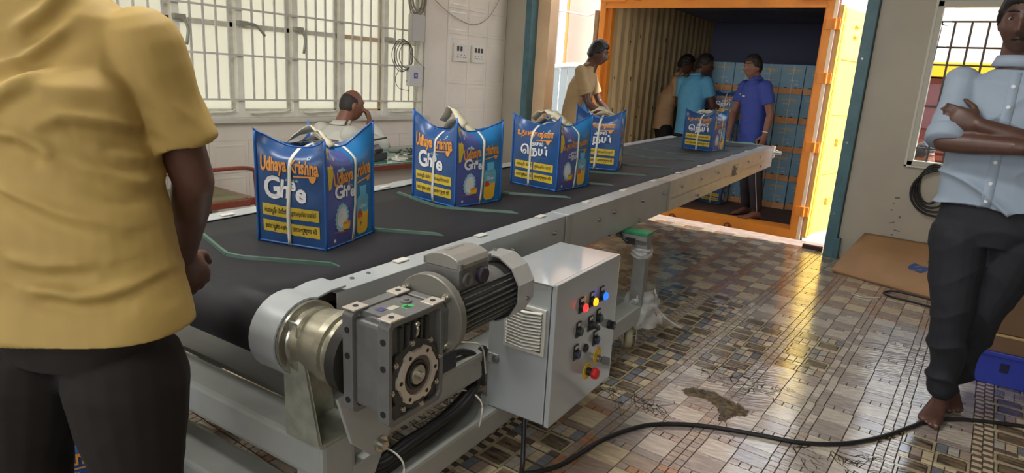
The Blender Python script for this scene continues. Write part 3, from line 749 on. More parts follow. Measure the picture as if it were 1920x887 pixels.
# four castors
M_nyl = mat('castor_nylon', (196, 190, 160), .4, var=.06)
for (x, y, ang) in ((.555, 2.83, .5), (-.555, 2.83, .2), (.555, 1.02, -.3), (-.555, 1.02, .1)):
    wz = 2 * .0  # floor lies level, the frame climbs
    zf = -(H0 + .0200 * y) + .004
    R_ = Matrix.Translation((x, y, 0)) @ Matrix.Rotation(ang, 4, 'Z'); TT = TZ @ R_
    c = MB(TT); c.box(-.045, .045, -.045, .045, -.628, -.620); c.box(-.034, -.028, -.03, .06, zf + .03, -.628); c.box(.028, .034, -.03, .06, zf + .03, -.628); c.cyl((-.042, .03, zf + .062), (.042, .03, zf + .062), .008, n=10); c.cyl((0, 0, -.64), (0, 0, -.62), .035, n=14)
    co = c.obj('castor', M_steel, cv)
    c = MB(TT); c.lathe((-.020, .03, zf + .062), (1, 0, 0), [(0, .012), (0, .048), (.004, .058), (.010, .062), (.030, .062), (.036, .058), (.040, .048), (.040, .012)], 26); c.obj('wheel', M_nyl, co)
# cling film wrapped round the rear post
M_film = mat('cling_film', (225, 228, 228), .12, alpha=.38)
b = MB(TZ); rf = random.Random(5); nu, nv = 28, 16; V = []
for j in range(nv):
    z = -.545 + .075 - .175 * (j / (nv - 1)) ** 1.2; sp = .06 + .05 * (j / (nv - 1))
    for i in range(nu):
        t = 2 * PI * i / (nu - 1); r = sp * (1 + .35 * noise.noise((3 * math.cos(t), 3 * math.sin(t), j * .35)))
        V.append((.565 + r * math.cos(t) * .9, 2.93 + r * math.sin(t) * 1.3, z + .02 * noise.noise((i * .8, j * .8, 1))))
b.grid(V, nu, nv); V = []
for j in range(14):
    z = -.24 - .05 * j / 13
    for i in range(nu):
        t = 2 * PI * i / (nu - 1); r = .05 * (1 + .2 * noise.noise((3 * math.cos(t), 3 * math.sin(t), j * .5)))
        V.append((.567 + r * math.cos(t), 2.857 + r * math.sin(t), z))
b.grid(V, nu, 14)
b.tube([(.60, 2.98, -.56), (.66, 3.02, -.63), (.70, 3.08, -.68), (.735, 3.10, -.70)], [.02, .016, .011, .006], 6, 4, flat=.4)
b.obj('cling_film', M_film, cv)

# ---------------------------------------------------------------- gear unit + motor
M_cast = mat('cast_grey', (112, 112, 110), .46, .35, var=.08, scale=30, bump=.12, bscale=320)
M_castd = mat('cast_dark', (64, 63, 60), .5, .35, var=.12, scale=30)
M_mach = mat('machined', (206, 198, 186), .38, .55)
gm = thing('gear_motor', 'grey worm gear unit with finned electric motor bolted to the drive end of the conveyor', 'motor', M=MCV @ Matrix.Translation((.745, .93, 0)))
TG = Matrix.Translation((-.745, -.93, H0))
GX, GY, GZ = .745, .928, -.086                                      # axis of the hollow shaft
b = MB(TG)
b.box(.694, .796, .850, 1.010, -.160, .040, bev=.008)
b.lathe((.672, GY, GZ), (1, 0, 0), [(0, .0), (0, .074), (.13, .074), (.13, 0)], 32)
b.cyl((GX, .86, .004), (GX, 1.05, .004), .046, n=24)
gh = b.obj('gear_housing', M_cast, gm)
# the two rims with chamfered corners; the near one frames the face of the unit
def rim(x0, x1):
    c = MB(TG); o_ = [(.838, -.172), (.850, -.182), (1.004, -.182), (1.018, -.168), (1.018, .050), (1.006, .060), (.850, .060), (.838, .048)]
    i_ = [(.850, -.158), (.856, -.168), (.996, -.168), (1.006, -.158), (1.006, .040), (.998, .047), (.858, .047), (.850, .040)]
    n_ = 8
    V = [(x0, *p) for p in o_] + [(x0, *p) for p in i_] + [(x1, *p) for p in o_] + [(x1, *p) for p in i_]
    F = []
    for k in range(n_):
        q = (k + 1) % n_
        F += [(k, q, n_ + q, n_ + k), (2 * n_ + k, 3 * n_ + k, 3 * n_ + q, 2 * n_ + q), (k, 2 * n_ + k, 2 * n_ + q, q), (n_ + k, n_ + q, 3 * n_ + q, 3 * n_ + k)]
    c.add(V, F); return c
c = rim(.676, .706); c.obj('rear_rim', M_cast, gm, bevel=.002)
c = rim(.780, .812); c.obj('front_rim', M_cast, gm, bevel=.002)
b = MB(TG)
for (x, y) in ((.692, .862), (.692, .995), (.796, .862), (.796, .995)):
    b.box(x - .018, x + .018, y - .022, y + .022, .0595, .0635)
b.obj('mounting_pad', M_mach, gm, bevel=.001)
b = MB(TG)
for (x, y) in ((.692, .862), (.692, .995), (.796, .862), (.796, .995)): b.cyl((x, y, .0637), (x, y, .0645), .0065, n=12)
for z in (.015, -.045, -.15):
    for x in (.691, .796): b.cyl((x, .8378, z), (x, .8366, z), .0075, n=12)
b.obj('bolt_hole', mat('hole_black', (22, 21, 20), .7), gm)
b = MB(TG); b.box(.700, .786, .868, 1.0, .040, .0555, bev=.002); b.cyl((.744, .965, .0555), (.744, .965, .060), .013, n=16); b.cyl((.744, .965, .060), (.744, .965, .064), .006, n=6); b.obj('top_cover', M_cast, gm)
b = MB(TG); b.cyl((.768, .945, .0556), (.768, .945, .0566), .015, n=20); b.obj('green_sticker', mat('green_sticker', (60, 170, 90), .5), gm)
b = MB(TG); vs_, fs_, w_ = text_mesh('K', .003, .016); b.add([(.768 - q[1] + .006, .945 + q[0], .0569) for q in vs_], fs_); b.obj('sticker_mark', mat('marker_ink', (30, 60, 50), .6), gm)
b = MB(TG); b.box(.738, .756, .905, .932, .0556, .0564); b.obj('rating_label', mat('pale_label', (170, 168, 150), .5), gm)
b = MB(TG); b.box(.725, .745, .885, .905, .0556, .0566); b.obj('label_patch', mat('violet_label', (70, 66, 110), .5), gm)
for k in range(5):
    b = MB(TG); y = .885 + .021 * k; b.box(.780, .806, y - .004, y + .004, -.02 - .0 * k, .036, bev=.002); b.obj('cooling_rib', M_castd, gm)
# output side: dark cover with lugs, machined ring, seal, shaft end
b = MB(TG); pts = []
for k in range(64):
    t = 2 * PI * k / 64; r = .079 + .007 * max(0, math.cos(8 * t)) ** 2; pts.append((GY + r * math.cos(t), GZ + r * math.sin(t)))
MX = Matrix(((0, 0, 1, 0), (1, 0, 0, 0), (0, 1, 0, 0), (0, 0, 0, 1)))
b.prism(pts, .79, .808, MX); b.obj('output_cover', M_castd, gm, bevel=.002)
b = MB(TG); o_, i_ = [], []
for k in range(72):
    t = 2 * PI * k / 72; r = .060 + .006 * (1 if math.cos(6 * t) > .1 else 0); o_.append((r * math.cos(t), r * math.sin(t))); i_.append((.045 * math.cos(t), .045 * math.sin(t)))
V = [(.808, GY + p[0], GZ + p[1]) for p in o_] + [(.816, GY + p[0], GZ + p[1]) for p in o_] + [(.816, GY + p[0], GZ + p[1]) for p in i_] + [(.802, GY + p[0], GZ + p[1]) for p in i_]
F = []
for k in range(72):
    q = (k + 1) % 72; F += [(k, q, 72 + q, 72 + k), (72 + k, 72 + q, 144 + q, 144 + k), (144 + k, 144 + q, 216 + q, 216 + k)]
b.add(V, F); b.obj('output_ring', M_mach, gm)
b = MB(TG); b.lathe((.80, GY, GZ), (1, 0, 0), [(.010, .0455), (.010, .034), (.004, .034), (.004, .026), (.008, .026), (.008, .022)], 36); b.obj('oil_seal', mat('seal_brown', (96, 84, 76), .5), gm)
b = MB(TG); b.lathe((.80, GY, GZ), (1, 0, 0), [(-.004, .034), (-.004, .0), ], 30); b.lathe((.80, GY, GZ), (1, 0, 0), [(.004, .033), (.0135, .033), (.0135, .028)], 36); b.obj('hollow_shaft', mat('dark_iron', (58, 56, 52), .5, .4), gm)
b = MB(TG); b.lathe((.80, GY, GZ), (1, 0, 0), [(.0, .022), (.016, .022), (.018, .020), (.018, 0)], 30); so = b.obj('shaft_washer', mat('zinc', (176, 174, 160), .35, .8), gm)
b = MB(TG); b.lathe((.817, GY, GZ), (1, 0, 0), [(0, .009), (.010, .009), (.012, .006), (.012, 0)], 6, smooth=False); b.obj('shaft_bolt', M_steel, so)
for k in range(8):
    t = 2 * PI * k / 8 + .2; y, z = GY + .080 * math.cos(t), GZ + .080 * math.sin(t)
    b = MB(TG); b.cyl((.806, y, z), (.812, y, z), .0065, n=10); b.cyl((.812, y, z), (.815, y, z), .0045, n=6); b.obj('cover_bolt', M_steel, gm)
b = MB(TG)
for k in range(6):
    t = 2 * PI * k / 6; y, z = GY + .056 * math.cos(t), GZ + .056 * math.sin(t); b.cyl((.8163, y, z), (.8168, y, z), .0048, n=10)
b.obj('ring_hole', mat('hole_black', (22, 21, 20), .7), gm)
b = MB(TG); b.box(.790, .805, .975, 1.003, -.168, -.125, bev=.004); b.box(.790, .808, .853, .882, -.172, -.135, bev=.004); b.obj('corner_lug', M_castd, gm)
b = MB(TG); b.tube([(.806, GY, GZ + .088), (.812, GY, GZ + .105), (.806, GY, GZ + .118)], .004, 6); b.sphere((.809, GY, GZ + .118), .007, 10); b.obj('breather_valve', M_steel, gm)
# torque arm down to the frame
b = MB(TG)
poly = [(.845, -.17), (1.00, -.17), (1.02, -.30), (1.0, -.365), (.975, -.378), (.95, -.365), (.885, -.30)]
b.prism(poly, .640, .650, MX); b.obj('torque_arm', M_grey2, gm, bevel=.002)
b = MB(TG); b.cyl((.650, .978, -.345), (.657, .978, -.345), .021, n=20); b.cyl((.657, .978, -.345), (.670, .978, -.345), .012, n=6); b.cyl((.650, .885, -.2), (.655, .885, -.2), .01, n=6); b.cyl((.56, .978, -.345), (.65, .978, -.345), .012, n=14); b.obj('torque_arm_bolt', M_steel, gm)
# motor: flange, finned body, terminal box, fan cowl
MYZ, MX0 = .004, .748
b = MB(TG); b.lathe((MX0, 1.035, MYZ), (0, 1, 0), [(0, .05), (0, .098), (.003, .1), (.021, .1), (.024, .097), (.024, .070)], 48); mf = b.obj('motor_flange', mat('flange_grey', (120, 118, 110), .42, .3, var=.06, scale=20), gm)
b = MB(TG); b.prism([(-.062, -.055), (-.03, -.07), (.03, -.07), (.062, -.055), (.062, .03), (.04, .052), (-.04, .052), (-.062, .03)], 1.008, 1.036, Matrix(((1, 0, 0, MX0), (0, 0, 1, 0), (0, 1, 0, MYZ), (0, 0, 0, 1)))); b.obj('input_adapter', M_cast, gm, bevel=.003)
for k in range(4):
    t = PI / 4 + PI / 2 * k; x, z = MX0 + .084 * math.cos(t), MYZ + .084 * math.sin(t)
    b = MB(TG); b.cyl((x, 1.037, z), (x, 1.026, z), .010, n=6); b.cyl((x, 1.026, z), (x, 1.018, z), .006, n=10); b.cyl((x, 1.058, z), (x, 1.068, z), .009, n=6); b.obj('flange_bolt', M_steel, mf)
b = MB(TG); b.cyl((MX0, 1.055, MYZ), (MX0, 1.33, MYZ), .064, n=40); b.lathe((MX0, 1.055, MYZ), (0, 1, 0), [(0, .09), (.012, .088), (.028, .072), (.028, .06)], 36); mb_ = b.obj('motor_body', M_cast, gm)
nf = 34
for k in range(nf):
    t = 2 * PI * k / nf
    if .9 < t < 2.2: continue
    d = Vector((math.cos(t), 0, math.sin(t))); s_ = Vector((-math.sin(t), 0, math.cos(t)))
    b = MB(TG); c0 = Vector((MX0, 0, MYZ)); V = []
    for y in (1.085, 1.315):
        for (r, h) in ((.060, .0022), (.080, .0013)):
            V += [c0 + d * r + s_ * h + Vector((0, y, 0)), c0 + d * r - s_ * h + Vector((0, y, 0))]
    b.add(V, [(0, 1, 5, 4), (2, 0, 4, 6), (1, 3, 7, 5), (3, 2, 6, 7), (0, 2, 3, 1), (4, 5, 7, 6)]); b.obj('cooling_fin', M_cast, mb_)
# terminal box with a domed lid
b = MB(TG); b.box(MX0 - .050, MX0 + .052, 1.085, 1.205, .055, .112, bev=.006); tb = b.obj('terminal_box', M_cast, gm)
b = MB(TG); V = []; nu = 9
pr = [(-.052, .112), (-.052, .122), (-.046, .134), (-.025, .142), (0, .145), (.025, .142), (.046, .134), (.054, .122), (.054, .112)]
for y in (1.083, 1.207): V += [(MX0 + p[0], y, p[1]) for p in pr]
b.add(V, [(k, k + 1, 10 + k, 9 + k) for k in range(8)] + [tuple(range(8, -1, -1)), tuple(range(9, 18))] + [(8, 0, 9, 17)]); b.obj('lid', mat('lid_grey', (138, 135, 128), .45, .25, var=.05), tb, bevel=.002)
b = MB(TG)
for (x, y) in ((-.05, 1.088), (.052, 1.088), (.052, 1.202), (-.05, 1.202)): b.cyl((MX0 + x, y, .112), (MX0 + x, y, .128), .007, n=10)
b.obj('lid_screw', M_bolt, tb)
b = MB(TG); b.lathe((MX0 + .052, 1.115, .083), (1, 0, 0), [(0, .018), (.006, .018), (.006, .011), (.001, .011), (.001, 0)], 20); b.obj('cable_gland', M_cast, tb)
b = MB(TG); b.lathe((MX0 + .052, 1.170, .083), (1, 0, 0), [(0, .021), (.010, .021), (.014, .018), (.014, 0)], 20); b.obj('gland_plug', mat('plug_violet', (46, 40, 52), .4), tb)
b = MB(TG); vs_, fs_, w_ = text_mesh('Bonvario', .0, .02); b.add([(MX0 - .004 - q[1] * .9, 1.145 + q[0] * .95, .1452 - .02 * abs(q[1]) * 0) for q in vs_], fs_)
b.obj('embossed_name', mat('emboss', (96, 92, 84), .5), tb)
# fan cowl: octagonal-ish bright sheet
b = MB(TG); prof = [(1.290, .088), (1.290, .092), (1.368, .090), (1.388, .074), (1.394, .05), (1.394, 0)]
n_ = 6; rings = []
for (y, r) in prof:
    R1 = []
    for k in range(n_ * 2):
        t = 2 * PI * (k + .5) / (n_ * 2); rr_ = r * 1.03; R1.append(Vector((MX0 + rr_ * math.cos(t), y, MYZ + rr_ * math.sin(t))))
    rings.append(R1)
b.loft(rings, caps=False, smooth=False); b.obj('fan_cowl', mat('cowl_steel', (196, 198, 196), .3, .6, var=.05), gm)
b = MB(TG); b.cyl((MX0 + .089, 1.335, MYZ - .02), (MX0 + .094, 1.335, MYZ - .02), .006, n=10); b.cyl((MX0 - .02, 1.335, MYZ + .088), (MX0 - .02, 1.335, MYZ + .095), .006, n=10); b.obj('cowl_screw', M_bolt, gm)

# ---------------------------------------------------------------- control cabinet
CB0, CB1, CA0, CA1, CZ0, CZ1 = .555, .778, 1.578, 2.036, -.532, -.060
M_cab = mat('cabinet_grey', (160, 166, 168), .26, var=.03, scale=5, coat=.7, bump=.03, bscale=240)
cab = thing('control_cabinet', 'grey steel control cabinet with lit lamps, push buttons and red emergency stop', 'cabinet', M=MCV @ Matrix.Translation((.667, 1.8, 0)))
TC = Matrix.Translation((-.667, -1.8, H0))
b = MB(TC); b.box(CB0, CB1, CA0, CA1, CZ0, CZ1, bev=.004); b.obj('cabinet_body', M_cab, cab)
b = MB(TC); b.box(CB1 + .004, CB1 + .022, CA0 - .002, CA1 + .002, CZ0 - .004, CZ1 + .006, bev=.006); dr = b.obj('door', M_cab, cab)
b = MB(TC); b.box(CB1 - .001, CB1 + .005, CA0 + .004, CA1 - .004, CZ0 + .003, CZ1 - .003); b.obj('door_gasket', mat('gasket', (24, 25, 27), .7), cab)
b = MB(TC); b.box(CB0 - .004, CB1 + .012, CA0 - .004, CA1 + .004, CZ1 - .001, CZ1 + .003, bev=.0015); b.obj('roof_sheet', M_cab, cab)
# vent on the side facing the motor
M_vent = mat('vent_plastic', (188, 188, 180), .45)
b = MB(TC); V0 = (.618, .770, -.295, -.140)
b.box(V0[0], V0[1], CA0 - .010, CA0, V0[2], V0[3], bev=.004); ve = b.obj('vent_grille', M_vent, cab)
for k in range(12):
    z = V0[2] + .017 + .0108 * k; b = MB(TC)
    xm = (V0[0] + V0[1]) / 2
    for (xa, xb, dz) in ((V0[0] + .012, xm, -.005), (xm, V0[1] - .012, .008)):
        za, zb = (z, z + dz) if xa == V0[0] + .012 else (z - .005, z - .005 + dz)
        b.add([(xa, CA0 - .0165, za), (xb, CA0 - .0165, zb), (xb, CA0 - .0165, zb + .003), (xa, CA0 - .0165, za + .003), (xa, CA0 - .009, za + .004), (xb, CA0 - .009, zb + .004), (xb, CA0 - .009, zb + .008), (xa, CA0 - .009, za + .008)],
              [(0, 1, 2, 3), (3, 2, 6, 7), (0, 4, 5, 1), (4, 7, 6, 5), (0, 3, 7, 4), (1, 5, 6, 2)])
    b.obj('slat', M_vent, ve)
b = MB(TC); b.box(V0[0] + .012, V0[1] - .012, CA0 - .0105, CA0 - .0095, V0[2] + .012, V0[3] - .012); b.obj('vent_shadow', mat('vent_dark', (62, 63, 62), .8), ve)
# mounting straps and bolts
b = MB(TC); b.box(.535, .60, CA0 - .006, CA0, -.372, -.338); b.box(.535, .565, CA0 - .004, CA0 + .10, -.64, -.50); b.obj('mounting_strap', M_grey2, cab, bevel=.002)
b = MB(TC)
for (x, z) in ((.590, -.355), (.545, -.355), (.552, -.60)): b.cyl((x, CA0 - .006, z), (x, CA0 - .014, z), .0095, n=6); b.cyl((x, CA0 - .004, z), (x, CA0 - .008, z), .014, n=16)
b.obj('strap_bolt', M_bolt, cab)
# devices on the door
M_blk = mat('device_black', (30, 31, 34), .4); M_tab = mat('legend_white', (196, 194, 180), .5)
XD = CB1 + .022
def device(name, y, z, col, kind, emit=None):
    b = MB(TC); b.box(XD, XD + .0045, y - .0155, y + .0155, z - .021, z + .032, bev=.0015)
    o = b.obj(name, M_blk, cab)
    b = MB(TC); b.box(XD + .0045, XD + .0056, y - .010, y + .010, z + .019, z + .029); lo = b.obj('legend_tab', M_tab, o)
    b = MB(TC); b.lathe((XD + .003, y, z), (1, 0, 0), [(0, .0155), (.010, .0155), (.012, .0145), (.012, .012)], 24); b.obj('bezel', M_blk, o)
    b = MB(TC)
    if kind == 'lamp': b.lathe((XD + .006, y, z), (1, 0, 0), [(0, .0142), (.012, .0142), (.017, .011), (.019, 0)], 24)
    elif kind == 'push': b.lathe((XD + .006, y, z), (1, 0, 0), [(0, .0125), (.009, .0125), (.0105, .011), (.009, 0)], 24)
    m_ = mat('lens_' + name, col, .25, emit=emit) if emit else mat('cap_' + name, col, .35)
    b.obj('lens' if emit else 'cap', m_, o)
    return o
device('red_lamp', 1.744, -.169, (210, 24, 28), 'lamp', ((255, 42, 40), 2.4))
device('amber_lamp', 1.819, -.170, (220, 150, 10), 'lamp', ((255, 176, 24), 1.6))
device('blue_lamp', 1.896, -.171, (10, 50, 220), 'lamp', ((22, 78, 255), 3.2))
device('green_button', 1.737, -.252, (16, 74, 54), 'push'); device('green_button', 1.885, -.250, (16, 74, 54), 'push')
device('blue_button', 1.731, -.331, (34, 52, 110), 'push'); device('blue_button', 1.874, -.328, (34, 52, 110), 'push')
o = device('selector_switch', 1.824, -.258, (28, 28, 30), 'push')
b = MB(TC); b.obox((XD + .024, 1.824, -.258), (.022, .011, .034), (0.9, 0, 0), bev=.003); b.obj('lever', M_blk, o)
b = MB(TC); b.obox((XD + .0355, 1.827, -.252), (.001, .002, .022), (0.9, 0, 0)); b.obj('pointer', M_tab, o)
b = MB(TC); b.lathe((XD, 1.802, -.335), (1, 0, 0), [(0, .0145), (.007, .0145), (.009, .012), (.009, .008), (.006, .006), (.006, 0)], 24); b.obj('buzzer', M_blk, cab)
b = MB(TC); b.lathe((XD, 1.983, -.306), (1, 0, 0), [(0, .016), (.012, .016), (.014, .013), (.022, .017), (.024, .014), (.024, 0)], 16); o = b.obj('door_lock', M_blk, cab)
b = MB(TC); b.box(XD + .024, XD + .026, 1.978, 1.988, -.309, -.303); b.obj('keyhole', M_bolt, o)
M_yel = mat('legend_yellow', (226, 186, 28), .45)
def stop(y, z, name, red):
    b = MB(TC); b.lathe((XD, y, z), (1, 0, 0), [(0, .031), (.0022, .031), (.0024, .030), (.0024, 0)], 36); o = b.obj(name, M_yel, cab)
    b = MB(TC)
    for txt, r, up in (('EMERGENCY', .0235, 1), ('STOP', .0235, -1)):
        n_ = len(txt)
        for k, ch in enumerate(txt):
            vs_, fs_, w_ = text_mesh(ch, .0, .0085)
            t = (PI / 2 - (k - (n_ - 1) / 2) * .30) if up > 0 else (-PI / 2 + (k - (n_ - 1) / 2) * .32)
            ca, sa = math.cos(t - PI / 2 if up > 0 else t + PI / 2), math.sin(t - PI / 2 if up > 0 else t + PI / 2)
            V = []
            for (px_, py_) in vs_:
                py_ -= .003; V.append((XD + .0028, y + r * math.cos(t) + px_ * ca - py_ * sa, z + r * math.sin(t) + px_ * sa + py_ * ca))
            b.add(V, fs_)
    b.obj('legend_print', M_blk, o)
    return o
o = stop(1.832, -.432, 'emergency_stop', True)
b = MB(TC); b.lathe((XD + .002, 1.832, -.432), (1, 0, 0), [(0, .0145), (.022, .0145)], 24); b.obj('collar', M_blk, o)
b = MB(TC); b.lathe((XD + .022, 1.832, -.432), (1, 0, 0), [(0, .0145), (.003, .0195), (.009, .020), (.018, .019), (.023, .014), (.025, 0)], 28); b.obj('mushroom_head', mat('stop_red', (196, 30, 34), .35), o)
o = stop(1.906, -.400, 'key_stop', False)
b = MB(TC); b.lathe((XD + .002, 1.906, -.410), (1, 0, 0), [(0, .012), (.012, .012), (.014, .009), (.018, .009), (.018, 0)], 20); b.obj('lock_barrel', M_bolt, o)
b = MB(TC); b.box(XD + .016, XD + .046, 1.9045, 1.9075, -.422, -.400, bev=.001); b.box(XD + .022, XD + .05, 1.900, 1.912, -.424, -.398, bev=.003); b.obj('key', mat('key_grey', (92, 96, 98), .4), o)

# ---------------------------------------------------------------- cables
M_cab_blk = mat('black_cable', (26, 26, 28), .45)
M_tie = mat('cable_tie', (206, 204, 192), .4)
b = MB(); rc = random.Random(8)
for k in range(12):
    dx, dz = .03 * math.cos(k * 2.4) * (k % 4) / 2.4, .022 * math.sin(k * 2.4) * (k % 4) / 2.4
    jj = lambda: rc.uniform(-.008, .008)
    P = [(.40 + dx, .98, -.42), (.50 + dx, 1.0, -.49 + dz), (.545 + dx, 1.06 + jj(), -.508 + dz), (.552 + dx, 1.18 + jj(), -.500 + dz), (.552 + dx + jj(), 1.30, -.498 + dz + jj()), (.552 + dx, 1.40 + jj(), -.490 + dz), (.548 + dx, 1.48, -.470 + dz), (.535 + dx * .6, 1.535, -.43), (.55 + dx * .4, 1.552, -.34 + dz)]
    b.tube([cw(*p) for p in P], .0115, 8, 4)
tag(b.obj('cable_bundle', M_cab_blk), 'thick bundle of black cables lying along the lower beam of the conveyor', 'cable')
for k, (y, x, z) in enumerate(((1.10, .552, -.505), (1.47, .550, -.485))):
    b = MB(); R_ = [cw(x + .058 * math.cos(t), y + .012 * math.cos(t), z + (.045 if math.sin(t) > 0 else .135) * math.sin(t)) for t in [2 * PI * q / 20 for q in range(21)]]
    b.tube(R_, .0028, 6, 2)
    tag(b.obj('cable_tie', M_tie), ('white cable tie round the cable bundle below the gear unit', 'white cable tie round the cable bundle beside the control cabinet')[k], 'cable tie')
t = thing('limit_switch', 'small dark plug box on the upper beam under the motor, cable running to the cabinet', 'switch', M=MCV @ Matrix.Translation((.53, 1.36, -.325 + H0)))
TL = Matrix.Translation((-.53, -1.36, .325))
b = MB(TL); b.box(.50, .562, 1.30, 1.40, -.324, -.268, bev=.005); b.obj('switch_body', mat('plug_black', (34, 35, 40), .35), t)
b = MB(TL); b.box(.506, .556, 1.306, 1.394, -.268, -.265, bev=.001); b.obj('lid', mat('plug_blue', (64, 74, 110), .4), t)
b = MB(TL); b.cyl((.53, 1.40, -.30), (.53, 1.425, -.30), .013, n=12); b.tube([(.53, 1.42, -.30), (.535, 1.46, -.305), (.545, 1.51, -.33), (.552, 1.545, -.38), (.553, 1.555, -.45)], .011, 8); b.obj('lead', M_cab_blk, t)
b = MB(); b.tube([cw(.50, 1.36, -.25), cw(.56, 1.45, -.262), cw(.572, 1.52, -.30), cw(.572, 1.545, -.40)], .0028, 6); tag(b.obj('cable_tie', M_tie), 'long loose white cable tie arching over the upper beam to the cabinet', 'cable tie')
FL = [(-1.06, 1.64, .0085), (-1.035, 1.68, .0085), (-1.001, 1.775, .0085), (-0.976, 1.997, .0085), (-0.914, 2.184, .0085), (-0.828, 2.291, .0085), (-0.707, 2.375, .0085), (-0.542, 2.447, .0085), (-0.397, 2.503, .0085), (-0.267, 2.612, .0085), (-0.161, 2.771, .0085), (-0.071, 2.964, .0085), (-.03, 3.05, .0085), (.10, 3.20, .0085), (.4, 3.35, .0085), (.9, 3.5, .0085)]
top_ = cw(.66, 1.66, -.538)
b = MB(); b.tube([tuple(top_), tuple(top_ + Vector((0.01, -.01, -.06))), (-1.075, 1.62, .06), (-1.075, 1.62, .016)] + FL, .0085, 10, 6)
tag(b.obj('power_cable', M_cab_blk), 'thick black power cable trailing from the control cabinet across the tiled floor', 'cable')
b = MB(); b.tube([(.3, 4.80, .007), (-.05, 4.89, .007), (-.185, 4.928, .007), (-.304, 4.953, .007), (-.408, 4.97, .007), (-.45, 5.03, .007), (-.425, 5.105, .008), (-.35, 5.10, .016), (-.21, 5.09, .013), (.1, 5.06, .007), (.4, 5.2, .007)], .007, 8, 6)
tag(b.obj('floor_cable', M_cab_blk), 'thin black cable loop on the floor in front of the flattened cardboard', 'cable')
# ================================================================ GHEE BAGS
M_bagf = mat('bag_blue', (38, 74, 124), .30, var=.06, scale=9, bump=.10, bscale=26)
M_bagr = mat('bag_sky', (36, 108, 164), .30, var=.05, scale=9, bump=.10, bscale=26)
M_bagv = mat('bag_violet', (78, 88, 150), .30, var=.05, scale=9, bump=.10, bscale=26)
M_pipe = mat('bag_piping', (34, 92, 164), .35)
M_web = mat('cream_webbing', (186, 180, 156), .8, var=.08, scale=60, bump=.1, bscale=400)
M_strap = mat('strapping', (206, 206, 196), .35)
PR = {'orange': mat('print_orange', (214, 146, 66), .4), 'rust': mat('print_rust', (120, 74, 40), .4), 'white': mat('print_white', (214, 216, 216), .4), 'yellow': mat('print_yellow', (198, 172, 56), .4),
      'ink': mat('print_ink', (52, 46, 30), .4), 'cyan': mat('print_cyan', (96, 176, 206), .4), 'gold': mat('print_gold', (236, 184, 46), .4), 'red': mat('print_red', (196, 74, 50), .4), 'navy': mat('print_navy', (26, 48, 104), .4),
      'mist': mat('print_mist', (150, 196, 206), .4)}
PK = list(PR)
class Bag:
    def __init__(s, W, D, H, seed, peaks, lean=0.0):
        s.W, s.D, s.H, s.seed, s.peaks, s.lean = W, D, H, seed, peaks, lean
    # face 0 front (-y), 1 right (+x), 2 back, 3 left; u 0..1 across (left to right seen from outside), t 0..1 up
    def pt(s, f, u, t, off=0.0):
        L = s.W if f in (0, 2) else s.D
        x = (u - .5) * L
        edge = abs(2 * u - 1)
        bul = .009 * (1 - edge ** 2.4) * (math.sin(PI * min(1, t * 1.02)) ** .6 if 0 < t < .98 else 0)
        crease = .0035 * noise.noise((u * 3.1 + 7 * f, t * 4.2, s.seed)) * (1 - edge ** 4) + .0018 * noise.noise((u * 9 + 7 * f, t * 7, s.seed + 5)) * (1 - edge ** 4)
        topk = max(0, (t - .80) / .20)
        pinch = -.042 * topk ** 1.6 * (1 - edge ** 3.0)
        base = (s.D if f in (0, 2) else s.W) / 2 + bul + crease + pinch + off
        k0, k1 = [(0, 1), (1, 2), (2, 3), (3, 0)][f]
        pk = s.peaks[k0] * max(0, 1 - u / .36) ** 1.5 + s.peaks[k1] * max(0, 1 - (1 - u) / .36) ** 1.5
        sag = -.022 * (1 - edge ** 2) * topk
        z = s.H * t + pk * max(0, (t - .55) / .45) ** 1.5 + sag
        x *= 1 - .012 * t
        tw = .010 * t
        p = [(x, -base), (base, x), (-x, base), (-base, -x)][f]
        return Vector((p[0] + s.lean * t, p[1] + tw * 0, z + .002))
    def put(s, b, f, vs, fs, x, z, col, layer=1, rot=0.0, sc=1.0, slant=0.0):
        L = s.W if f in (0, 2) else s.D
        b.cur = PK.index(col); V = []
        ca, sa = math.cos(rot), math.sin(rot)
        for (a, c) in vs:
            a, c = a * sc, c * sc; a += slant * c
            X = x + a * ca - c * sa; Z = z + a * sa + c * ca
            V.append(s.pt(f, min(.985, max(.015, X / L + .5)), min(.995, max(.005, Z / s.H)), .0009 + .0005 * layer))
        b.add(V, fs)
    def text(s, b, f, txt, x, z, size, col, layer=1, width=None, off=0.0, rot=0.0, slant=0.0, sx=1.0):
        vs, fs, w = text_mesh(txt, off, 1.0)
        k = size; kx = size * sx
        if width and w: kx = width / w
        s.put(b, f, [(a * kx, c * k) for a, c in vs], fs, x, z, col, layer, rot, 1.0, slant)
    def patch(s, b, f, x0, x1, z0, z1, col, layer=1, n=(10, 4), jag=0.0, slope=0.0):
        V = []; nu, nv = n
        for j in range(nv + 1):
            for i in range(nu + 1):
                x = x0 + (x1 - x0) * i / nu; z = z0 + (z1 - z0) * j / nv + slope * (i / nu - .5)
                if jag and (j in (0, nv)): z += jag * (noise.noise((i * 1.7, j * 3.0, s.seed)))
                V.append((x, z))
        F = [(j * (nu + 1) + i, j * (nu + 1) + i + 1, (j + 1) * (nu + 1) + i + 1, (j + 1) * (nu + 1) + i) for j in range(nv) for i in range(nu)]
        s.put(b, f, V, F, 0, 0, col, layer)
    def blob(s, b, f, pts, x, z, col, layer=1, sc=1.0):
        n = len(pts); V = [(0, 0)] + list(pts); F = [(0, 1 + k, 1 + (k + 1) % n) for k in range(n)]
        s.put(b, f, V, F, x, z, col, layer, 0, sc)
def ell(rx, rz, n=20, star=0.0, k=9):
    return [(rx * math.cos(2 * PI * q / n) * (1 + star * (q % 2)), rz * math.sin(2 * PI * q / n) * (1 + star * (q % 2))) for q in range(n)]
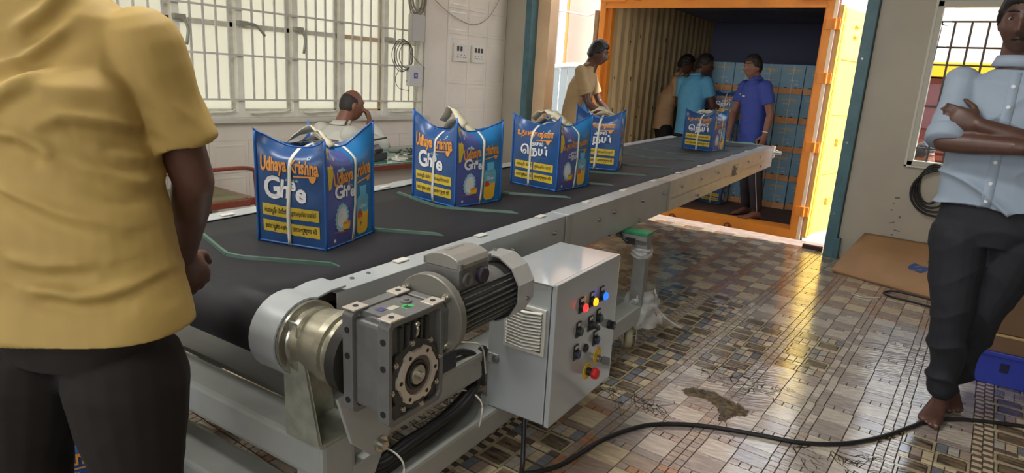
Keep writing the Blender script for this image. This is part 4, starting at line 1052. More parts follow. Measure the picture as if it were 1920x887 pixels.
def logo_latin(B, b, f, x, z, w, rot=0.0):
    for col, off, ly in (('rust', .05, 1), ('orange', .030, 2)):
        vs, fs, ww = text_mesh('Udhaya Krishna', off, 1.0)
        k = w / ww; V = []
        for a, c in vs:
            t = a / ww * 2; V.append((a * k, c * k * 1.75 + .006 * (1 - t * t)))
        B.put(b, f, V, fs, x, z, col, ly, rot)
    B.patch(b, f, x + w * .08, x + w * .46, z - .0075, z - .003, 'orange', 2, (8, 1), slope=.004 + math.sin(rot) * w * .4)
    B.blob(b, f, [(-.012, .004), (-.008, -.008), (0, -.013), (.008, -.008), (.014, .004)], x + w * .40, z - .010 + math.sin(rot) * w * .4, 'orange', 3)
def logo_tamil(B, b, f, x, z, w, rot=0.0):
    for col, off, ly in (('rust', .05, 1), ('orange', .018, 2)):
        vs, fs, ww = text_mesh('உதயகிருஷ்ணா', off, 1.0); k = w / ww
        B.put(b, f, [(a * k, c * k * 1.55 + .004 * (1 - (a / ww * 2) ** 2)) for a, c in vs], fs, x, z, col, ly, rot)
    B.patch(b, f, x + w * .05, x + w * .46, z - .015, z - .011, 'orange', 2, (8, 1), slope=.003)
    B.blob(b, f, [(-.012, .004), (-.006, -.010), (.004, -.014), (.012, -.004), (.016, .006)], x + w * .36, z - .018, 'orange', 3)
def ghee(B, b, f, x, z, s):
    for ch, dx, dz, k, r in (('G', -.040, 0, 1.25, .1), ('h', -.008, .004, 1.0, -.08), ('e', .014, .022, .72, .05), ('e', .036, -.002, 1.05, -.05)):
        B.text(b, f, ch, x + dx * s, z + dz * s, .056 * s * k, 'navy', 1, off=.05, rot=r)
        B.text(b, f, ch, x + dx * s, z + dz * s, .056 * s * k, 'white', 2, off=.03, rot=r)
def bars(B, b, f, w, split):
    for z, (ta, tb) in ((.088, ('ఉదయకృష్ణ నెయ్యి', 'ഉദയകൃഷ്ണ നെയ്യ്')), (.036, ('ಉದಯಕೃಷ್ಣ ತುಪ್ಪ', 'उदयकृष्णा घी'))):
        if split:
            B.patch(b, f, -w / 2, -.006, z, z + .036, 'yellow', 1, (8, 3), .0015, -.002); B.patch(b, f, .002, w / 2, z - .001, z + .036, 'yellow', 1, (8, 3), .0015, -.002)
        else: B.patch(b, f, -w / 2, w / 2, z, z + .037, 'yellow', 1, (14, 3), .0025, -.004)
        B.text(b, f, ta, -w * .25, z + .013, .020, 'ink', 2, width=w * .42, off=.025); B.text(b, f, tb, w * .25, z + .012, .020, 'ink', 2, width=w * .42, off=.025)
def side_art(B, b, f, tamil):
    D = B.D if f in (1, 3) else B.W; H = B.H
    # violet half with an uneven edge under the strap
    B.blob(b, f, [(-.018, .060), (-.002, .064), (.012, .058), (.014, .03), (.006, -.02), (-.006, -.06), (-.016, -.062), (-.02, 0)], -D * .385, H * .76, 'yellow', 1, 1.0)
    B.blob(b, f, [(-.02, -.003), (-.012, .006), (-.004, .004), (.004, .012), (.010, .006), (.018, .004), (.02, -.003)], -D * .22, H * .735, 'mist', 1)
    if tamil:
        logo_tamil(B, b, f, .0, H * .63, D * .76, .10)
        B.text(b, f, 'அசல்', -.02, H * .545, .016, 'white', 2, off=.02); B.text(b, f, 'ெநய்', -.02, H * .47, .030, 'white', 2, off=.03)
    else:
        logo_latin(B, b, f, .01, H * .62, D * .78, .10)
        B.text(b, f, 'AGMARK', -.015, H * .57, .008, 'mist', 2)
        ghee(B, b, f, -.034, H * .475, .85)
    # pale burst with a bowl of ghee; a plain pouch of ghee on the other half
    B.blob(b, f, ell(.034, .050, 36, -.16), -D * .22, H * .28, 'mist', 1)
    B.blob(b, f, ell(.024, .036, 30, -.12), -D * .22, H * .28, 'white', 2)
    B.blob(b, f, [(-.020, .012), (.020, .012), (.015, -.010), (-.015, -.010)], -D * .13, H * .185, 'gold', 3)
    B.blob(b, f, ell(.020, .005, 16), -D * .13, H * .185 + .012, 'orange', 4)
    B.patch(b, f, -D * .36, -D * .10, H * .135, H * .145, 'red', 2, (6, 1), slope=-.006)
    B.blob(b, f, [(-.005, -.005), (.005, -.005), (.005, .005), (-.005, .005)], -D * .35, H * .07, 'white', 2)
    B.blob(b, f, [(-.038, .05), (-.034, -.055), (-.02, -.068), (.02, -.068), (.034, -.055), (.038, .05), (.028, .064), (-.028, .064)], D * .23, H * .25, 'cyan', 1)
    B.blob(b, f, [(-.020, -.014), (.020, -.014), (.022, .018), (-.022, .018)], D * .23, H * .25 + .077, 'cyan', 2)
    B.blob(b, f, [(-.036, .01), (-.033, -.052), (-.02, -.064), (.02, -.064), (.033, -.052), (.036, .01), (.018, -.004), (0, .012), (-.018, -.004)], D * .23, H * .25, 'gold', 2)
    B.blob(b, f, [(-.032, .004), (-.026, .018), (-.020, .004), (-.014, .020), (-.008, .004), (-.008, -.008), (-.032, -.008)], D * .23, H * .25, 'red', 3)
    B.text(b, f, 'உதயகிருஷ்ணா' if tamil else 'Udhaya Krishna', D * .23, H * .25 + .044, .01, 'orange', 3, width=.05); B.text(b, f, 'நெய்' if False else ('ெநய்' if tamil else 'Ghee'), D * .23, H * .25 + .022, .020, 'white', 3, off=.02)
def make_bag(label, tamil, W, D, H, seed, peaks, M, group, straps=(.02, .02), cat='bag', detail=True, handle=1, split=False):
    B = Bag(W, D, H, seed, peaks)
    t = thing('ghee_bag', label, cat, M=M, group=group)
    b = MB(); nu, nv = 21, 19
    for f in range(4):
        b.cur = (0, 1, 0, 1)[f]
        b.grid([B.pt(f, i / (nu - 1), j / (nv - 1)) for j in range(nv) for i in range(nu)], nu, nv)
    # sunken top and flat base
    b.cur = 0
    n = 11; V = []
    for j in range(n):
        for i in range(n):
            u, v = i / (n - 1), j / (n - 1)
            P0 = B.pt(0, u, 1); P2 = B.pt(2, 1 - u, 1); P1 = B.pt(1, v, 1); P3 = B.pt(3, 1 - v, 1)
            c = (B.pt(0, 0, 1) * (1 - u) * (1 - v) + B.pt(0, 1, 1) * u * (1 - v) + B.pt(2, 1, 1) * (1 - u) * v + B.pt(2, 0, 1) * u * v)
            p = P0 * (1 - v) + P2 * v + P3 * (1 - u) + P1 * u - c
            p.z -= .028 * (math.sin(PI * u) * math.sin(PI * v)) ** .5 + .008 * noise.noise((u * 5, v * 5, seed))
            V.append(p)
    b.grid(V, n, n)
    q = [B.pt(0, 0, 0), B.pt(0, 1, 0), B.pt(2, 0, 0), B.pt(2, 1, 0)]; b.add(q, [(3, 2, 1, 0)])
    b.obj('bag_body', [M_bagf, M_bagr], t)
    # piped seams with the pinched ears at the corners
    for k in range(4):
        f = k; b = MB()
        pts = [B.pt(f, 0.0, t_ / 12) for t_ in range(13)]
        d = Vector((pts[0].x, pts[0].y, 0)).normalized()
        pts = [p + d * .003 for p in pts]
        b.tube(pts, .0042, 6, 1)
        top = pts[-1]; ear = B.pt(f, 0.06, 1); ear2 = B.pt((f + 3) % 4, .94, 1)
        b.add([top + d * .004 + Vector((0, 0, .010)), ear, ear2, pts[-3]], [(0, 1, 3), (0, 3, 2), (0, 2, 1)])
        b.obj('corner_piping', M_pipe, t)
    b = MB()
    for f in range(4): b.tube([B.pt(f, i / 10, 0.012) for i in range(11)], .0035, 6, 1)
    b.obj('base_piping', M_pipe, t)
    for f in range(4):
        if f >= 2: continue
        b = MB(); b.tube([B.pt(f, i / 16, 1.0) + Vector((0, 0, .001)) for i in range(17)], .0026, 6, 1); b.obj('top_hem', M_pipe, t)
    if detail:
        b = MB()
        w = W * .84
        if tamil:
            logo_tamil(B, b, 0, 0, H * .76, W * .80); B.text(b, 0, 'அசல்', .02, H * .64, .026, 'white', 2, off=.03); B.text(b, 0, 'ெநய்', .0, H * .50, .054, 'navy', 1, off=.05, sx=1.2); B.text(b, 0, 'ெநய்', .0, H * .50, .054, 'white', 2, off=.035, sx=1.2)
        else:
            logo_latin(B, b, 0, 0, H * .70, W * .86); B.text(b, 0, 'AGMARK', .012, H * .625, .012, 'mist', 2); ghee(B, b, 0, -.005, H * .455, 1.35)
        bars(B, b, 0, w, split)
        B.blob(b, 0, [(-.006, -.006), (.006, -.006), (.006, .006), (-.006, .006)], W * .28, H * .87, 'mist', 1); B.blob(b, 0, [(-.0035, -.0035), (.0035, -.0035), (.0035, .0035), (-.0035, .0035)], W * .28, H * .87, 'navy', 2)
        b.obj('front_print', [PR[k] if k != 'none' else None for k in PK], t)
        b = MB(); b.cur = 0
        side_art(B, b, 1, tamil)
        mats = [PR[k] for k in PK]; o = b.obj('side_print', mats, t)
        # the violet ground of that side
        b = MB(); V = []
        for j in range(15):
            for i in range(9):
                u = .015 + (.52 - .015) * i / 8 - (.06 * (j / 14) if i == 8 else 0); V.append(B.pt(1, u, .01 + .95 * j / 14, .0007))
        b.grid(V, 9, 15); b.obj('side_panel', M_bagv, t)
    # strapping: two bands that cross on top
    for f, off in ((0, straps[0]), (1, straps[1])):
        b = MB(); L = W if f == 0 else D; hw = .0065
        path = []
        for k in range(14): path.append(lambda s_, t_=k / 13: B.pt(f, (off + s_ + .018 * (t_ - .5)) / L + .5, t_ * .985 + .004, .003))
        rows = []
        for fn in path: rows.append((fn(-hw), fn(hw)))
        g = (f + 2) % 4
        a0, a1 = rows[-1]; e0 = B.pt(g, .5 - (off - hw + .01) / L, .985, .003); e1 = B.pt(g, .5 - (off + hw + .01) / L, .985, .003)
        for k in range(1, 8):
            s_ = k / 8; sag = Vector((0, 0, -.004 + .016 * math.sin(PI * s_)))
            rows.append((a0.lerp(e0, s_) + sag, a1.lerp(e1, s_) + sag))
        for k in range(13, -1, -1): rows.append((B.pt(g, .5 - (off - hw) / L, k / 13 * .985 + .004, .003), B.pt(g, .5 - (off + hw) / L, k / 13 * .985 + .004, .003)))
        V = [p for r in rows for p in r]
        b.add(V, [(2 * k, 2 * k + 1, 2 * k + 3, 2 * k + 2) for k in range(len(rows) - 1)], True)
        b.obj('strapping_band', M_strap, t, solid=.0012)
    # flattened webbing handles lying on the top
    rb = random.Random(seed)
    for k in range(2):
        b = MB(); hw = .020; rows = []; hz = (H - .030 + .03 * handle) if k == 0 else H - .028
        for q in range(15):
            s_ = q / 14; x = (-.38 + .76 * s_) * W; arch = math.sin(PI * s_)
            y = (-.10 + .17 * k) * D + .03 * math.sin(3 * s_ + seed + k); z = hz + (.034 * handle + .014 * rb.random()) * arch - .012
            d = Vector((.15 * math.sin(5 * s_ + k), 1, .55 * math.cos(4 * s_ + seed))).normalized() * hw
            c = Vector((x, y, z)); rows.append((c - d, c + d))
        V = [p for r in rows for p in r]; b.add(V, [(2 * q, 2 * q + 1, 2 * q + 3, 2 * q + 2) for q in range(14)], True); b.obj('webbing_handle', M_web, t, solid=.003)
    return t
def on_belt(F, yaw, W, D):                                     # F: front right bottom corner (b, a) in conveyor coordinates
    R_ = Matrix.Rotation(yaw, 4, 'Z'); c = R_ @ Vector((-W / 2, D / 2, 0))
    return MCV @ Matrix.Translation((F[0] + c.x, F[1] + c.y, H0)) @ R_
R_D = math.radians
gp = 'ghee bags riding on the conveyor'
make_bag('strapped blue ghee bag with English lettering, first on the belt from the drive drum', False, .250, .262, .325, 1, (.022, .010, .050, .034), on_belt((.171, 1.241), R_D(13), .25, .262), gp, (.002, .012))
make_bag('strapped blue ghee bag with English lettering, second along the belt from the drive drum', False, .268, .262, .325, 2, (.050, .036, .020, .01), on_belt((.067, 2.008), R_D(-10), .268, .262), gp, (.010, .016), handle=1.6)
make_bag('strapped blue ghee bag with Tamil lettering, third along the belt, printed side in view', True, .285, .262, .325, 3, (.020, .026, .034, .01), on_belt((.18, 2.652), R_D(-8), .285, .262), gp, (-.020, .014), handle=1.3, split=True)
make_bag('strapped blue ghee bag with Tamil lettering, turned aside, fourth along the belt', True, .262, .20, .325, 4, (.045, .02, .02, .05), on_belt((.106, 3.52), R_D(17), .262, .20), gp, (.004, .012), split=True)
make_bag('strapped blue ghee bag with Tamil lettering, last along the belt by the container', True, .243, .255, .30, 5, (.012, .030, .02, .01), on_belt((.206, 5.079), R_D(-6), .243, .255), gp, (.005, .01), handle=.6)
make_bag('blue ghee bag standing on the floor, glimpsed between the legs of the man in yellow', False, .262, .262, .33, 6, (.03, .03, .03, .02), Matrix.Translation((-1.93, .60, -.0005)) @ Matrix.Rotation(R_D(68), 4, 'Z'), None, (.10, .01))

# ================================================================ CONTAINER
M_org = mat('container_orange', (226, 140, 44), .45, var=.07, scale=4)
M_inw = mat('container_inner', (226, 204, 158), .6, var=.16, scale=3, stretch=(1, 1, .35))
M_haze = mat('container_roof', (150, 156, 184), .7, var=.06)  # hazy veil inside the container put into this blue-grey
M_rust = mat('rust', (120, 62, 34), .8, var=.3, scale=40)
YAW = R_D(4.0)
ct = thing('shipping_container', 'orange steel shipping container backed up to the doorway with its doors open', 'container', (-1.50, 7.02, -.20), YAW)
W_, HC, LC = 2.44, 2.62, 4.2         # local: x from -W (left) to 0 (right), y into the container, z up from its bottom rail
ZF = .155                            # floor of the container
b = MB(); b.box(-W_, -W_ + .07, 0, .10, 0, HC, bev=.004); b.box(-W_ + .06, -W_ + .13, .05, .14, .1, HC - .1, bev=.004); b.obj('corner_post', M_org, ct)
b = MB(); b.box(-.07, 0, 0, .10, 0, HC, bev=.004); b.box(-.085, -.06, .05, .14, .1, HC - .1, bev=.004); b.obj('corner_post', M_org, ct)
b = MB(); b.box(-W_ + .07, -.07, .01, .12, 2.335, HC, bev=.004); b.box(-W_ + .05, -.05, .0, .03, 2.322, 2.35); b.obj('header_beam', M_org, ct)
b = MB(); b.box(-W_ + .05, -.06, 0, .16, .015, ZF - .012, bev=.004); b.add([(-W_ + .05, .0, ZF - .012), (-.06, .0, ZF - .012), (-.06, .16, ZF + .012), (-W_ + .05, .16, ZF + .012)], [(0, 1, 2, 3)]); b.obj('sill_beam', M_org, ct)
b = MB(); b.box(-W_ + .03, -1.3, -.004, .0, .005, .035); b.obj('red_strip', mat('red_paint', (150, 40, 36), .5), ct)
for x in (-W_ + .09, -.09 - .12):
    b = MB(); b.box(x - .09, x + .21, -.012, .03, HC - .235, HC - .02, bev=.01); o = b.obj('corner_casting', M_org, ct)
    b = MB(); pts = [(.045 * math.cos(t), .028 * math.sin(t) + (.035 if math.sin(t) > 0 else -.035)) for t in [2 * PI * k / 24 for k in range(24)]]
    b.prism([(x + .06 + p[0] * .9, HC - .13 + p[1]) for p in pts], -.0132, -.0125, Matrix(((1, 0, 0, 0), (0, 0, 1, 0), (0, 1, 0, 0), (0, 0, 0, 1)))); b.obj('casting_hole', mat('hole_grey', (96, 84, 84), .8), o)
for x in (-2.0, -1.42, -.72):
    b = MB(); b.box(x - .035, x + .035, -.014, .012, 2.40, 2.44, bev=.004); b.cyl((x - .02, -.016, 2.42), (x + .02, -.016, 2.42), .014, n=10); b.obj('cam_keeper', mat('keeper_orange', (196, 122, 60), .6, var=.2, scale=30), ct)
for x in (-1.95, -1.32, -.70):
    b = MB(); b.lathe((x, -.002, .075), (0, -1, 0), [(0, .038), (.006, .036), (.006, .024), (-.002, .022)], 18); b.box(x + .01, x + .045, -.012, 0, .06, .09, bev=.003); b.obj('rusty_socket', M_rust, ct)
b = MB(); b.box(-W_ + .05, -.05, .16, LC, ZF - .03, ZF); b.obj('container_floor', mat('ply_floor', (86, 62, 54), .6, var=.2, scale=6), ct)
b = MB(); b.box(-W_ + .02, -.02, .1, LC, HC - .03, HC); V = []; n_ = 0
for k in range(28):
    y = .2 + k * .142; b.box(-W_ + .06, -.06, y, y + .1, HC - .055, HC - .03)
b.obj('container_roof', M_haze, ct)
def corr(xw_, s, m):
    b = MB(); prof = []; y = .14
    while y < LC:
        prof += [(y, 0), (y + .075, 0), (y + .11, -.034), (y + .185, -.034)]; y += .22
    V = []
    for (yy, d) in prof: V += [(xw_ + s * (-d), yy, .10), (xw_ + s * (-d), yy, HC - .03)]
    b.add(V, [(2 * k, 2 * k + 1, 2 * k + 3, 2 * k + 2) for k in range(len(prof) - 1)]); return b.obj('corrugated_side', m, ct, solid=.004)
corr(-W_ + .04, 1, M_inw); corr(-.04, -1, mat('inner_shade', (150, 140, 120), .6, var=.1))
b = MB(); b.box(-W_ + .03, -.03, LC, LC + .05, 0, HC); b.obj('end_wall', mat('end_haze', (128, 136, 172), .8), ct)  # end wall carries the same blue haze in its colour
b = MB(); r5 = random.Random(4)
for k in range(34):
    y = r5.uniform(.3, 2.2); z = r5.uniform(.5, 2.2); b.obox((-W_ + .043 + .035, y, z), (.002, r5.uniform(.01, .035), r5.uniform(.01, .06)), (0, 0, 0))
tag(b.obj('paint_scar', mat('scar', (122, 106, 82), .8), ct), kind='stuff')
# right door, swung back along the container's side
M_door = mat('door_yellow', (240, 208, 104), .5, var=.04, scale=5)
dd = R_D(76.0)
MD = Matrix.Translation((.055, .02, 0)) @ Matrix.Rotation(dd, 4, 'Z')
b = MB(MD); b.box(.02, 1.16, .0, .045, .09, 2.34, bev=.004); d1 = b.obj('door_leaf', M_door, ct)
b = MB(MD)
for z in (.72, 1.32, 1.86): b.box(.15, 1.10, -.012, 0, z, z + .10, bev=.004)
b.box(.13, .17, -.016, 0, .12, 2.30, bev=.004); b.obj('door_rib', M_door, d1)
b = MB(MD); b.box(.0, .05, -.03, .05, .08, 2.35, bev=.006); b.obj('door_gasket', mat('gasket_gold', (206, 166, 82), .6), d1)
b = MB(MD); b.box(.052, .10, -.034, .0, .10, 2.33, bev=.006); b.obj('door_edge', mat('edge_yellow', (236, 190, 70), .5), d1)
b = MB(MD)
for z in (.35, 1.0, 1.75): b.box(.10, .17, -.022, -.0, z, z + .07, bev=.003)
b.obj('door_block', M_door, d1)
for z in (.40, .44, 1.02, 1.06, 2.08, 2.18):
    b = MB(MD); b.box(.42, .52, -.026, -.0, z, z + .02, bev=.004); b.obj('lashing_loop', mat('loop_gold', (214, 176, 80), .5), d1)
for z in (.30, .95, 1.62, 2.12):
    b = MB(); b.box(-.05, .075, -.016, .02, z, z + .10, bev=.004); b.cyl((.03, -.02, z), (.03, -.02, z + .10), .014, n=12); b.obj('hinge', M_org, ct)
b = MB(); b.box(.0, .035, .0, .05, .05, HC, bev=.003); b.obj('post_sunlit_side', mat('post_sunlit', (238, 216, 190), .5), ct)  # sunlight on the side of the post put into this pale colour
b = MB(); b.box(.036, .052, .02, .05, .10, HC - .1); b.obj('seal_strip', mat('seal_mauve', (170, 130, 130), .6), ct)
# left door, folded back along the other side
MD2 = Matrix.Translation((-W_ - .03, .03, 0)) @ Matrix.Rotation(R_D(97), 4, 'Z')
b = MB(MD2); b.box(.0, 1.15, .0, .045, .10, 2.30, bev=.004); d2 = b.obj('door_leaf', mat('door_back', (150, 128, 96), .6, var=.15), ct)
b = MB(MD2); b.cyl((.5, .07, .1), (.5, .07, 2.3), .016, n=10); b.obj('lock_rod', M_rust, d2)
b = MB(); b.box(.0, .012, .0, 4.1, HC - .25, HC, bev=.003); b.obj('top_side_rail', mat('rail_sunlit', (216, 208, 190), .5), ct)  # sun glare on the rail put into its pale colour
# trailer under the container
tr = thing('container_trailer', 'dark trailer chassis under the orange container', 'trailer', (-1.50, 7.02, -1.149), YAW)
b = MB()
for x in (-1.75, -.70): b.box(x - .08, x + .08, .3, 4.1, .62, .948)
b.box(-2.35, -.1, .25, .40, .70, .948); b.obj('chassis_beam', mat('chassis', (52, 50, 52), .7), tr)
for x in (-2.15, -.32):
    b = MB(); b.lathe((x - .13, 1.5, .46), (1, 0, 0), [(0, .2), (0, .42), (.03, .46), (.23, .46), (.26, .42), (.26, .2)], 28); o = b.obj('wheel', mat('tyre', (30, 30, 32), .8), tr)
    b = MB(); b.lathe((x - .13, 1.5, .46), (1, 0, 0), [(.02, 0), (.02, .2), (.24, .2), (.24, 0)], 20); b.obj('rim', mat('rim_grey', (120, 118, 116), .5), o)
b = MB(); b.cyl((.10, .32, .80), (.10, .25, .80), .05, n=16); b.obj('tail_lamp', mat('tail_red', (196, 60, 66), .4), tr)
b = MB(); b.box(.26, .27, .3, .31, .70, .96); b.obj('hook_rod', M_org, tr); 
# ---------------------------------------------------------------- cartons in the container
MC = ct.matrix_basis.copy() if False else (Matrix.Translation((-1.50, 7.02, -.20)) @ Matrix.Rotation(YAW, 4, 'Z'))
M_ctn = mat('carton_blue', (124, 170, 200), .5, var=.05, scale=6); M_ctnb = mat('carton_side', (52, 110, 150), .6)
M_band = mat('carton_orange', (212, 156, 104), .5, var=.1, scale=12); M_hill = mat('carton_ink', (56, 48, 52), .6)
M_cw = mat('carton_white', (226, 230, 230), .5); M_cl = mat('carton_gold', (232, 188, 84), .5)
CWd, CHt, CDp = .262, .335, .28
def carton_proto():
    t = thing('carton', '-', 'carton')
    b = MB(); b.box(-CWd / 2 + .002, CWd / 2 - .002, 0, CDp, .001, CHt - .001, bev=.003); b.obj('carton_box', M_ctn, t)
    b = MB(); b.box(-CWd / 2 + .004, CWd / 2 - .004, -.001, 0, .004, .075); V = []
    b.obj('printed_band', M_band, t)
    b = MB()
    for x, w, h in ((-.06, .05, .012), (-.005, .03, .008), (.05, .06, .014), (.10, .03, .009)): b.add([(x - w / 2, -.0014, .072), (x + w / 2, -.0014, .072), (x + w * .1, -.0014, .072 + h), (x - w * .2, -.0014, .072 + h * .7)], [(0, 1, 2, 3)])
    b.obj('printed_hill', M_hill, t)
    b = MB()
    vs, fs, w = text_mesh('உதயகிருஷ்ணா', .03, 1.0); k = .19 / w; b.add([(a * k, -.0012, .262 + c * k * 1.6) for a, c in vs], fs)
    b.add([(0.0, -.0012, .248), (.09, -.0012, .250), (.09, -.0012, .254), (0.0, -.0012, .252)], [(0, 1, 2, 3)]); b.obj('printed_logo', M_cl, t)
    b = MB(); vs, fs, w = text_mesh('அசல் ெநய்', .02, 1.0); k = .06 / w; b.add([(-.03 + a * k, -.0012, .225 + c * k * 1.2) for a, c in vs], fs)
    vs, fs, w = text_mesh('1 Litre x 12', .0, 1.0); k = .09 / w; b.add([(.02 + a * k, -.0012, .15 + c * k * 1.2) for a, c in vs], fs); vs, fs, w = text_mesh('ெநய்', .02, 1.0); k = .035 / w; b.add([(.06 + a * k, -.0012, .11 + c * k * 1.2) for a, c in vs], fs)
    b.obj('printed_words', M_cw, t)
    b = MB(); b.add([(-.002, -.0022, 0), (.006, -.0022, 0), (.012, -.0022, CHt), (.004, -.0022, CHt)], [(0, 1, 2, 3)]); b.add([(.004, -.0022, CHt + .0005), (.012, -.0022, CHt + .0005), (.012, CDp, CHt + .0005), (.004, CDp, CHt + .0005)], [(0, 1, 2, 3)]); b.obj('strapping_band', M_strap, t)
    return t
cp = carton_proto(); first = True
ROWN = ['lowest', 'second', 'third', 'fourth', 'topmost']; COLN = ['beside the open yellow door', 'one in from the door side', 'third in from the door side', 'fourth in, behind the man in navy blue', 'fifth in, beside the dark stack']
for c in range(5):
    for r in range(5):
        o = cp if first else copy_tree(cp); first = False
        x = -.085 - CWd / 2 - (CWd + .003) * c; y = 1.14 + (.02 if (c + r) % 3 == 0 else 0)
        o.matrix_world = MC @ Matrix.Translation((x, y, ZF + .001 + r * CHt))
        o['label'] = 'blue ghee carton %s, %s of its column' % (COLN[c], ROWN[r]); o['group'] = 'blue ghee cartons stacked in the container'
for k, (x, z, lab) in enumerate(((-1.14, 0.001, 'lowest'), (-1.15, .336, 'second'), (-1.13, .671, 'third'), (-1.15, 1.006, 'topmost'))):
    make_bag('shaded blue ghee bag with strap in the dark stack behind the fifth belt bag, %s' % lab, True, .262, .25, .325, 20 + k, (.004, .004, .004, .004), MC @ Matrix.Translation((x, .95, ZF + z)) @ Matrix.Rotation(R_D(-6 + 3 * k), 4, 'Z'), 'ghee bags stacked in the container', (.02, .01), handle=.1)

# ================================================================ OUTSIDE
M_pink = mat('pink_wall', (218, 184, 164), .9, var=.03, scale=2); M_whb = mat('white_wall', (198, 204, 208), .8)
b = MB(); b.box(-7.35, -3.0, 11.6, 11.8, -1.15, 6.5); tag(b.obj('neighbour_house', M_pink), 'pale pink rendered house wall beyond the loading doorway', 'house')
t = thing('utility_house', 'white clad building to the left of the pink house wall', 'house', (-8.4, 11.4, -1.149))
b = MB(); b.box(-1.2, .95, -.3, 0, 0, 7.5); b.obj('wall', M_whb, t)
b = MB()
for k in range(9): b.box(-1.1 + .23 * k, -1.09 + .23 * k, -.31, -.3, 0, 7.5)
b.obj('cladding_rib', M_whb, t)
b = MB(); b.cyl((-7.22, 11.33, -1.149), (-7.22, 11.33, 6.2), .035, n=10); tag(b.obj('downpipe', mat('orange_pipe', (222, 150, 84), .6)), 'orange downpipe at the corner of the pink house', 'pipe')
b = MB(); b.tube([(-7.6, 11.25, 2.62), (-7.25, 11.3, 2.60), (-6.75, 11.3, 2.52), (-6.3, 11.3, 2.62), (-6.3, 11.3, 1.0), (-6.32, 11.3, -1.14)], .018, 6, 1); tag(b.obj('wall_pipe', mat('pipe_grey', (196, 182, 172), .6)), 'thin grey water pipe with bends on the pink house wall', 'pipe')
b = MB(); b.box(-5.6, -4.9, 11.56, 11.61, 2.0, 2.35); tag(b.obj('house_window', mat('pale_teal', (168, 200, 190), .4)), 'small pale green window of the pink house above the head of the man in tan', 'window')
gt = thing('yard_gate', 'white metal gate with arched top and vertical sheets beyond the doorway', 'gate', (-5.9, 9.4, -1.149))
M_gate = mat('gate_white', (190, 198, 200), .5); M_gates = mat('gate_sheet', (128, 135, 133), .5)
b = MB(); b.box(-.72, -.62, -.03, .03, 0, 2.55, bev=.006); b.obj('gate_post', M_gate, gt)
b = MB(); b.box(1.0, 1.08, -.03, .03, 0, 2.55, bev=.006); b.obj('gate_post', M_gate, gt)
b = MB(); pts = [(-.70 + 1.76 * k / 16, 0, 2.56 + .14 * math.sin(PI * k / 16)) for k in range(17)]; b.tube(pts, .04, 8, 1); b.obj('arch_rail', M_gate, gt)
b = MB(); b.box(-.66, 1.04, -.02, .02, 1.55, 1.60); b.box(-.66, 1.04, -.02, .02, .7, .75); b.obj('cross_rail', M_gates, gt)
for k in range(11):
    x = -.60 + .15 * k; b = MB(); b.box(x, x + .135, -.008 + .006 * (k % 2), .004 + .006 * (k % 2), .05, 2.55 + .12 * math.sin(PI * (x + .7) / 1.76)); b.obj('gate_sheet', M_gates, gt)
# seen through the window: maroon lorry, yellow band, pale shed
lo = thing('lorry', 'maroon lorry body with yellow beams seen through the grilled window', 'lorry', (.2, 9.0, -1.149))
M_mar = mat('maroon_paint', (98, 46, 44), .55, var=.12, scale=5); M_ylw = mat('lorry_yellow', (236, 190, 30), .5)
b = MB(); b.box(-1.25, 2.2, 0, 2.0, .55, 2.72); b.obj('lorry_body', M_mar, lo)
for k in range(9):
    b = MB(); z = 1.98 - .085 * k; b.box(-1.27, 2.2, -.03, 0, z, z + .055, bev=.006); b.obj('body_rib', mat('maroon_rib', (116, 54, 48), .5), lo)
for x in (-1.0, -.55, -.1, .35):
    b = MB(); b.box(x, x + .34, -.02, 0, 2.16, 2.66, bev=.005); o = b.obj('side_panel', mat('panel_mauve', (104, 66, 76), .5), lo)
    b = MB(); b.box(x + .16, x + .18, -.03, -.02, 2.18, 2.64); b.box(x + .02, x + .32, -.03, -.02, 2.40, 2.42); b.obj('panel_bar', mat('panel_dark', (88, 50, 60), .6), o)
b = MB(); b.box(-1.35, 2.2, -.08, 2.0, 2.74, 2.90, bev=.01); b.obj('top_beam', M_ylw, lo)
b = MB(); b.box(-1.3, 2.2, -.06, 0, 1.13, 1.23, bev=.01); b.box(-1.3, 2.2, -.06, 0, .95, 1.06, bev=.01); b.obj('lower_beam', M_ylw, lo)
for x in (-.6, 1.5):
    b = MB(); b.lathe((x, .2, .47), (0, 1, 0), [(0, .2), (0, .42), (.03, .47), (.25, .47), (.28, .42)], 24); b.obj('wheel', mat('tyre', (30, 30, 32), .8), lo)
sh = thing('pale_shed', 'pale shed with ribbed roof sheets above the maroon lorry', 'shed', (2.6, 13.0, -1.149))
b = MB(); b.box(-3.6, 3.5, 0, 3, 0, 4.35); b.obj('shed_wall', mat('shed_wall', (226, 206, 188), .9), sh)
for k in range(44):
    b = MB(); x = -3.7 + .16 * k; b.box(x, x + .15, -.06 - .012 * (k % 2), 3.1, 4.36, 5.6 - .03 * (k % 2)); b.obj('roof_sheet', mat('shed_sheet', (206, 210, 206), .6, var=.05), sh)
b = MB(); b.box(-2.95, -1.9, -.09, -.07, 4.4, 5.35); b.obj('shade_panel', mat('shed_grey', (176, 186, 192), .6), sh)
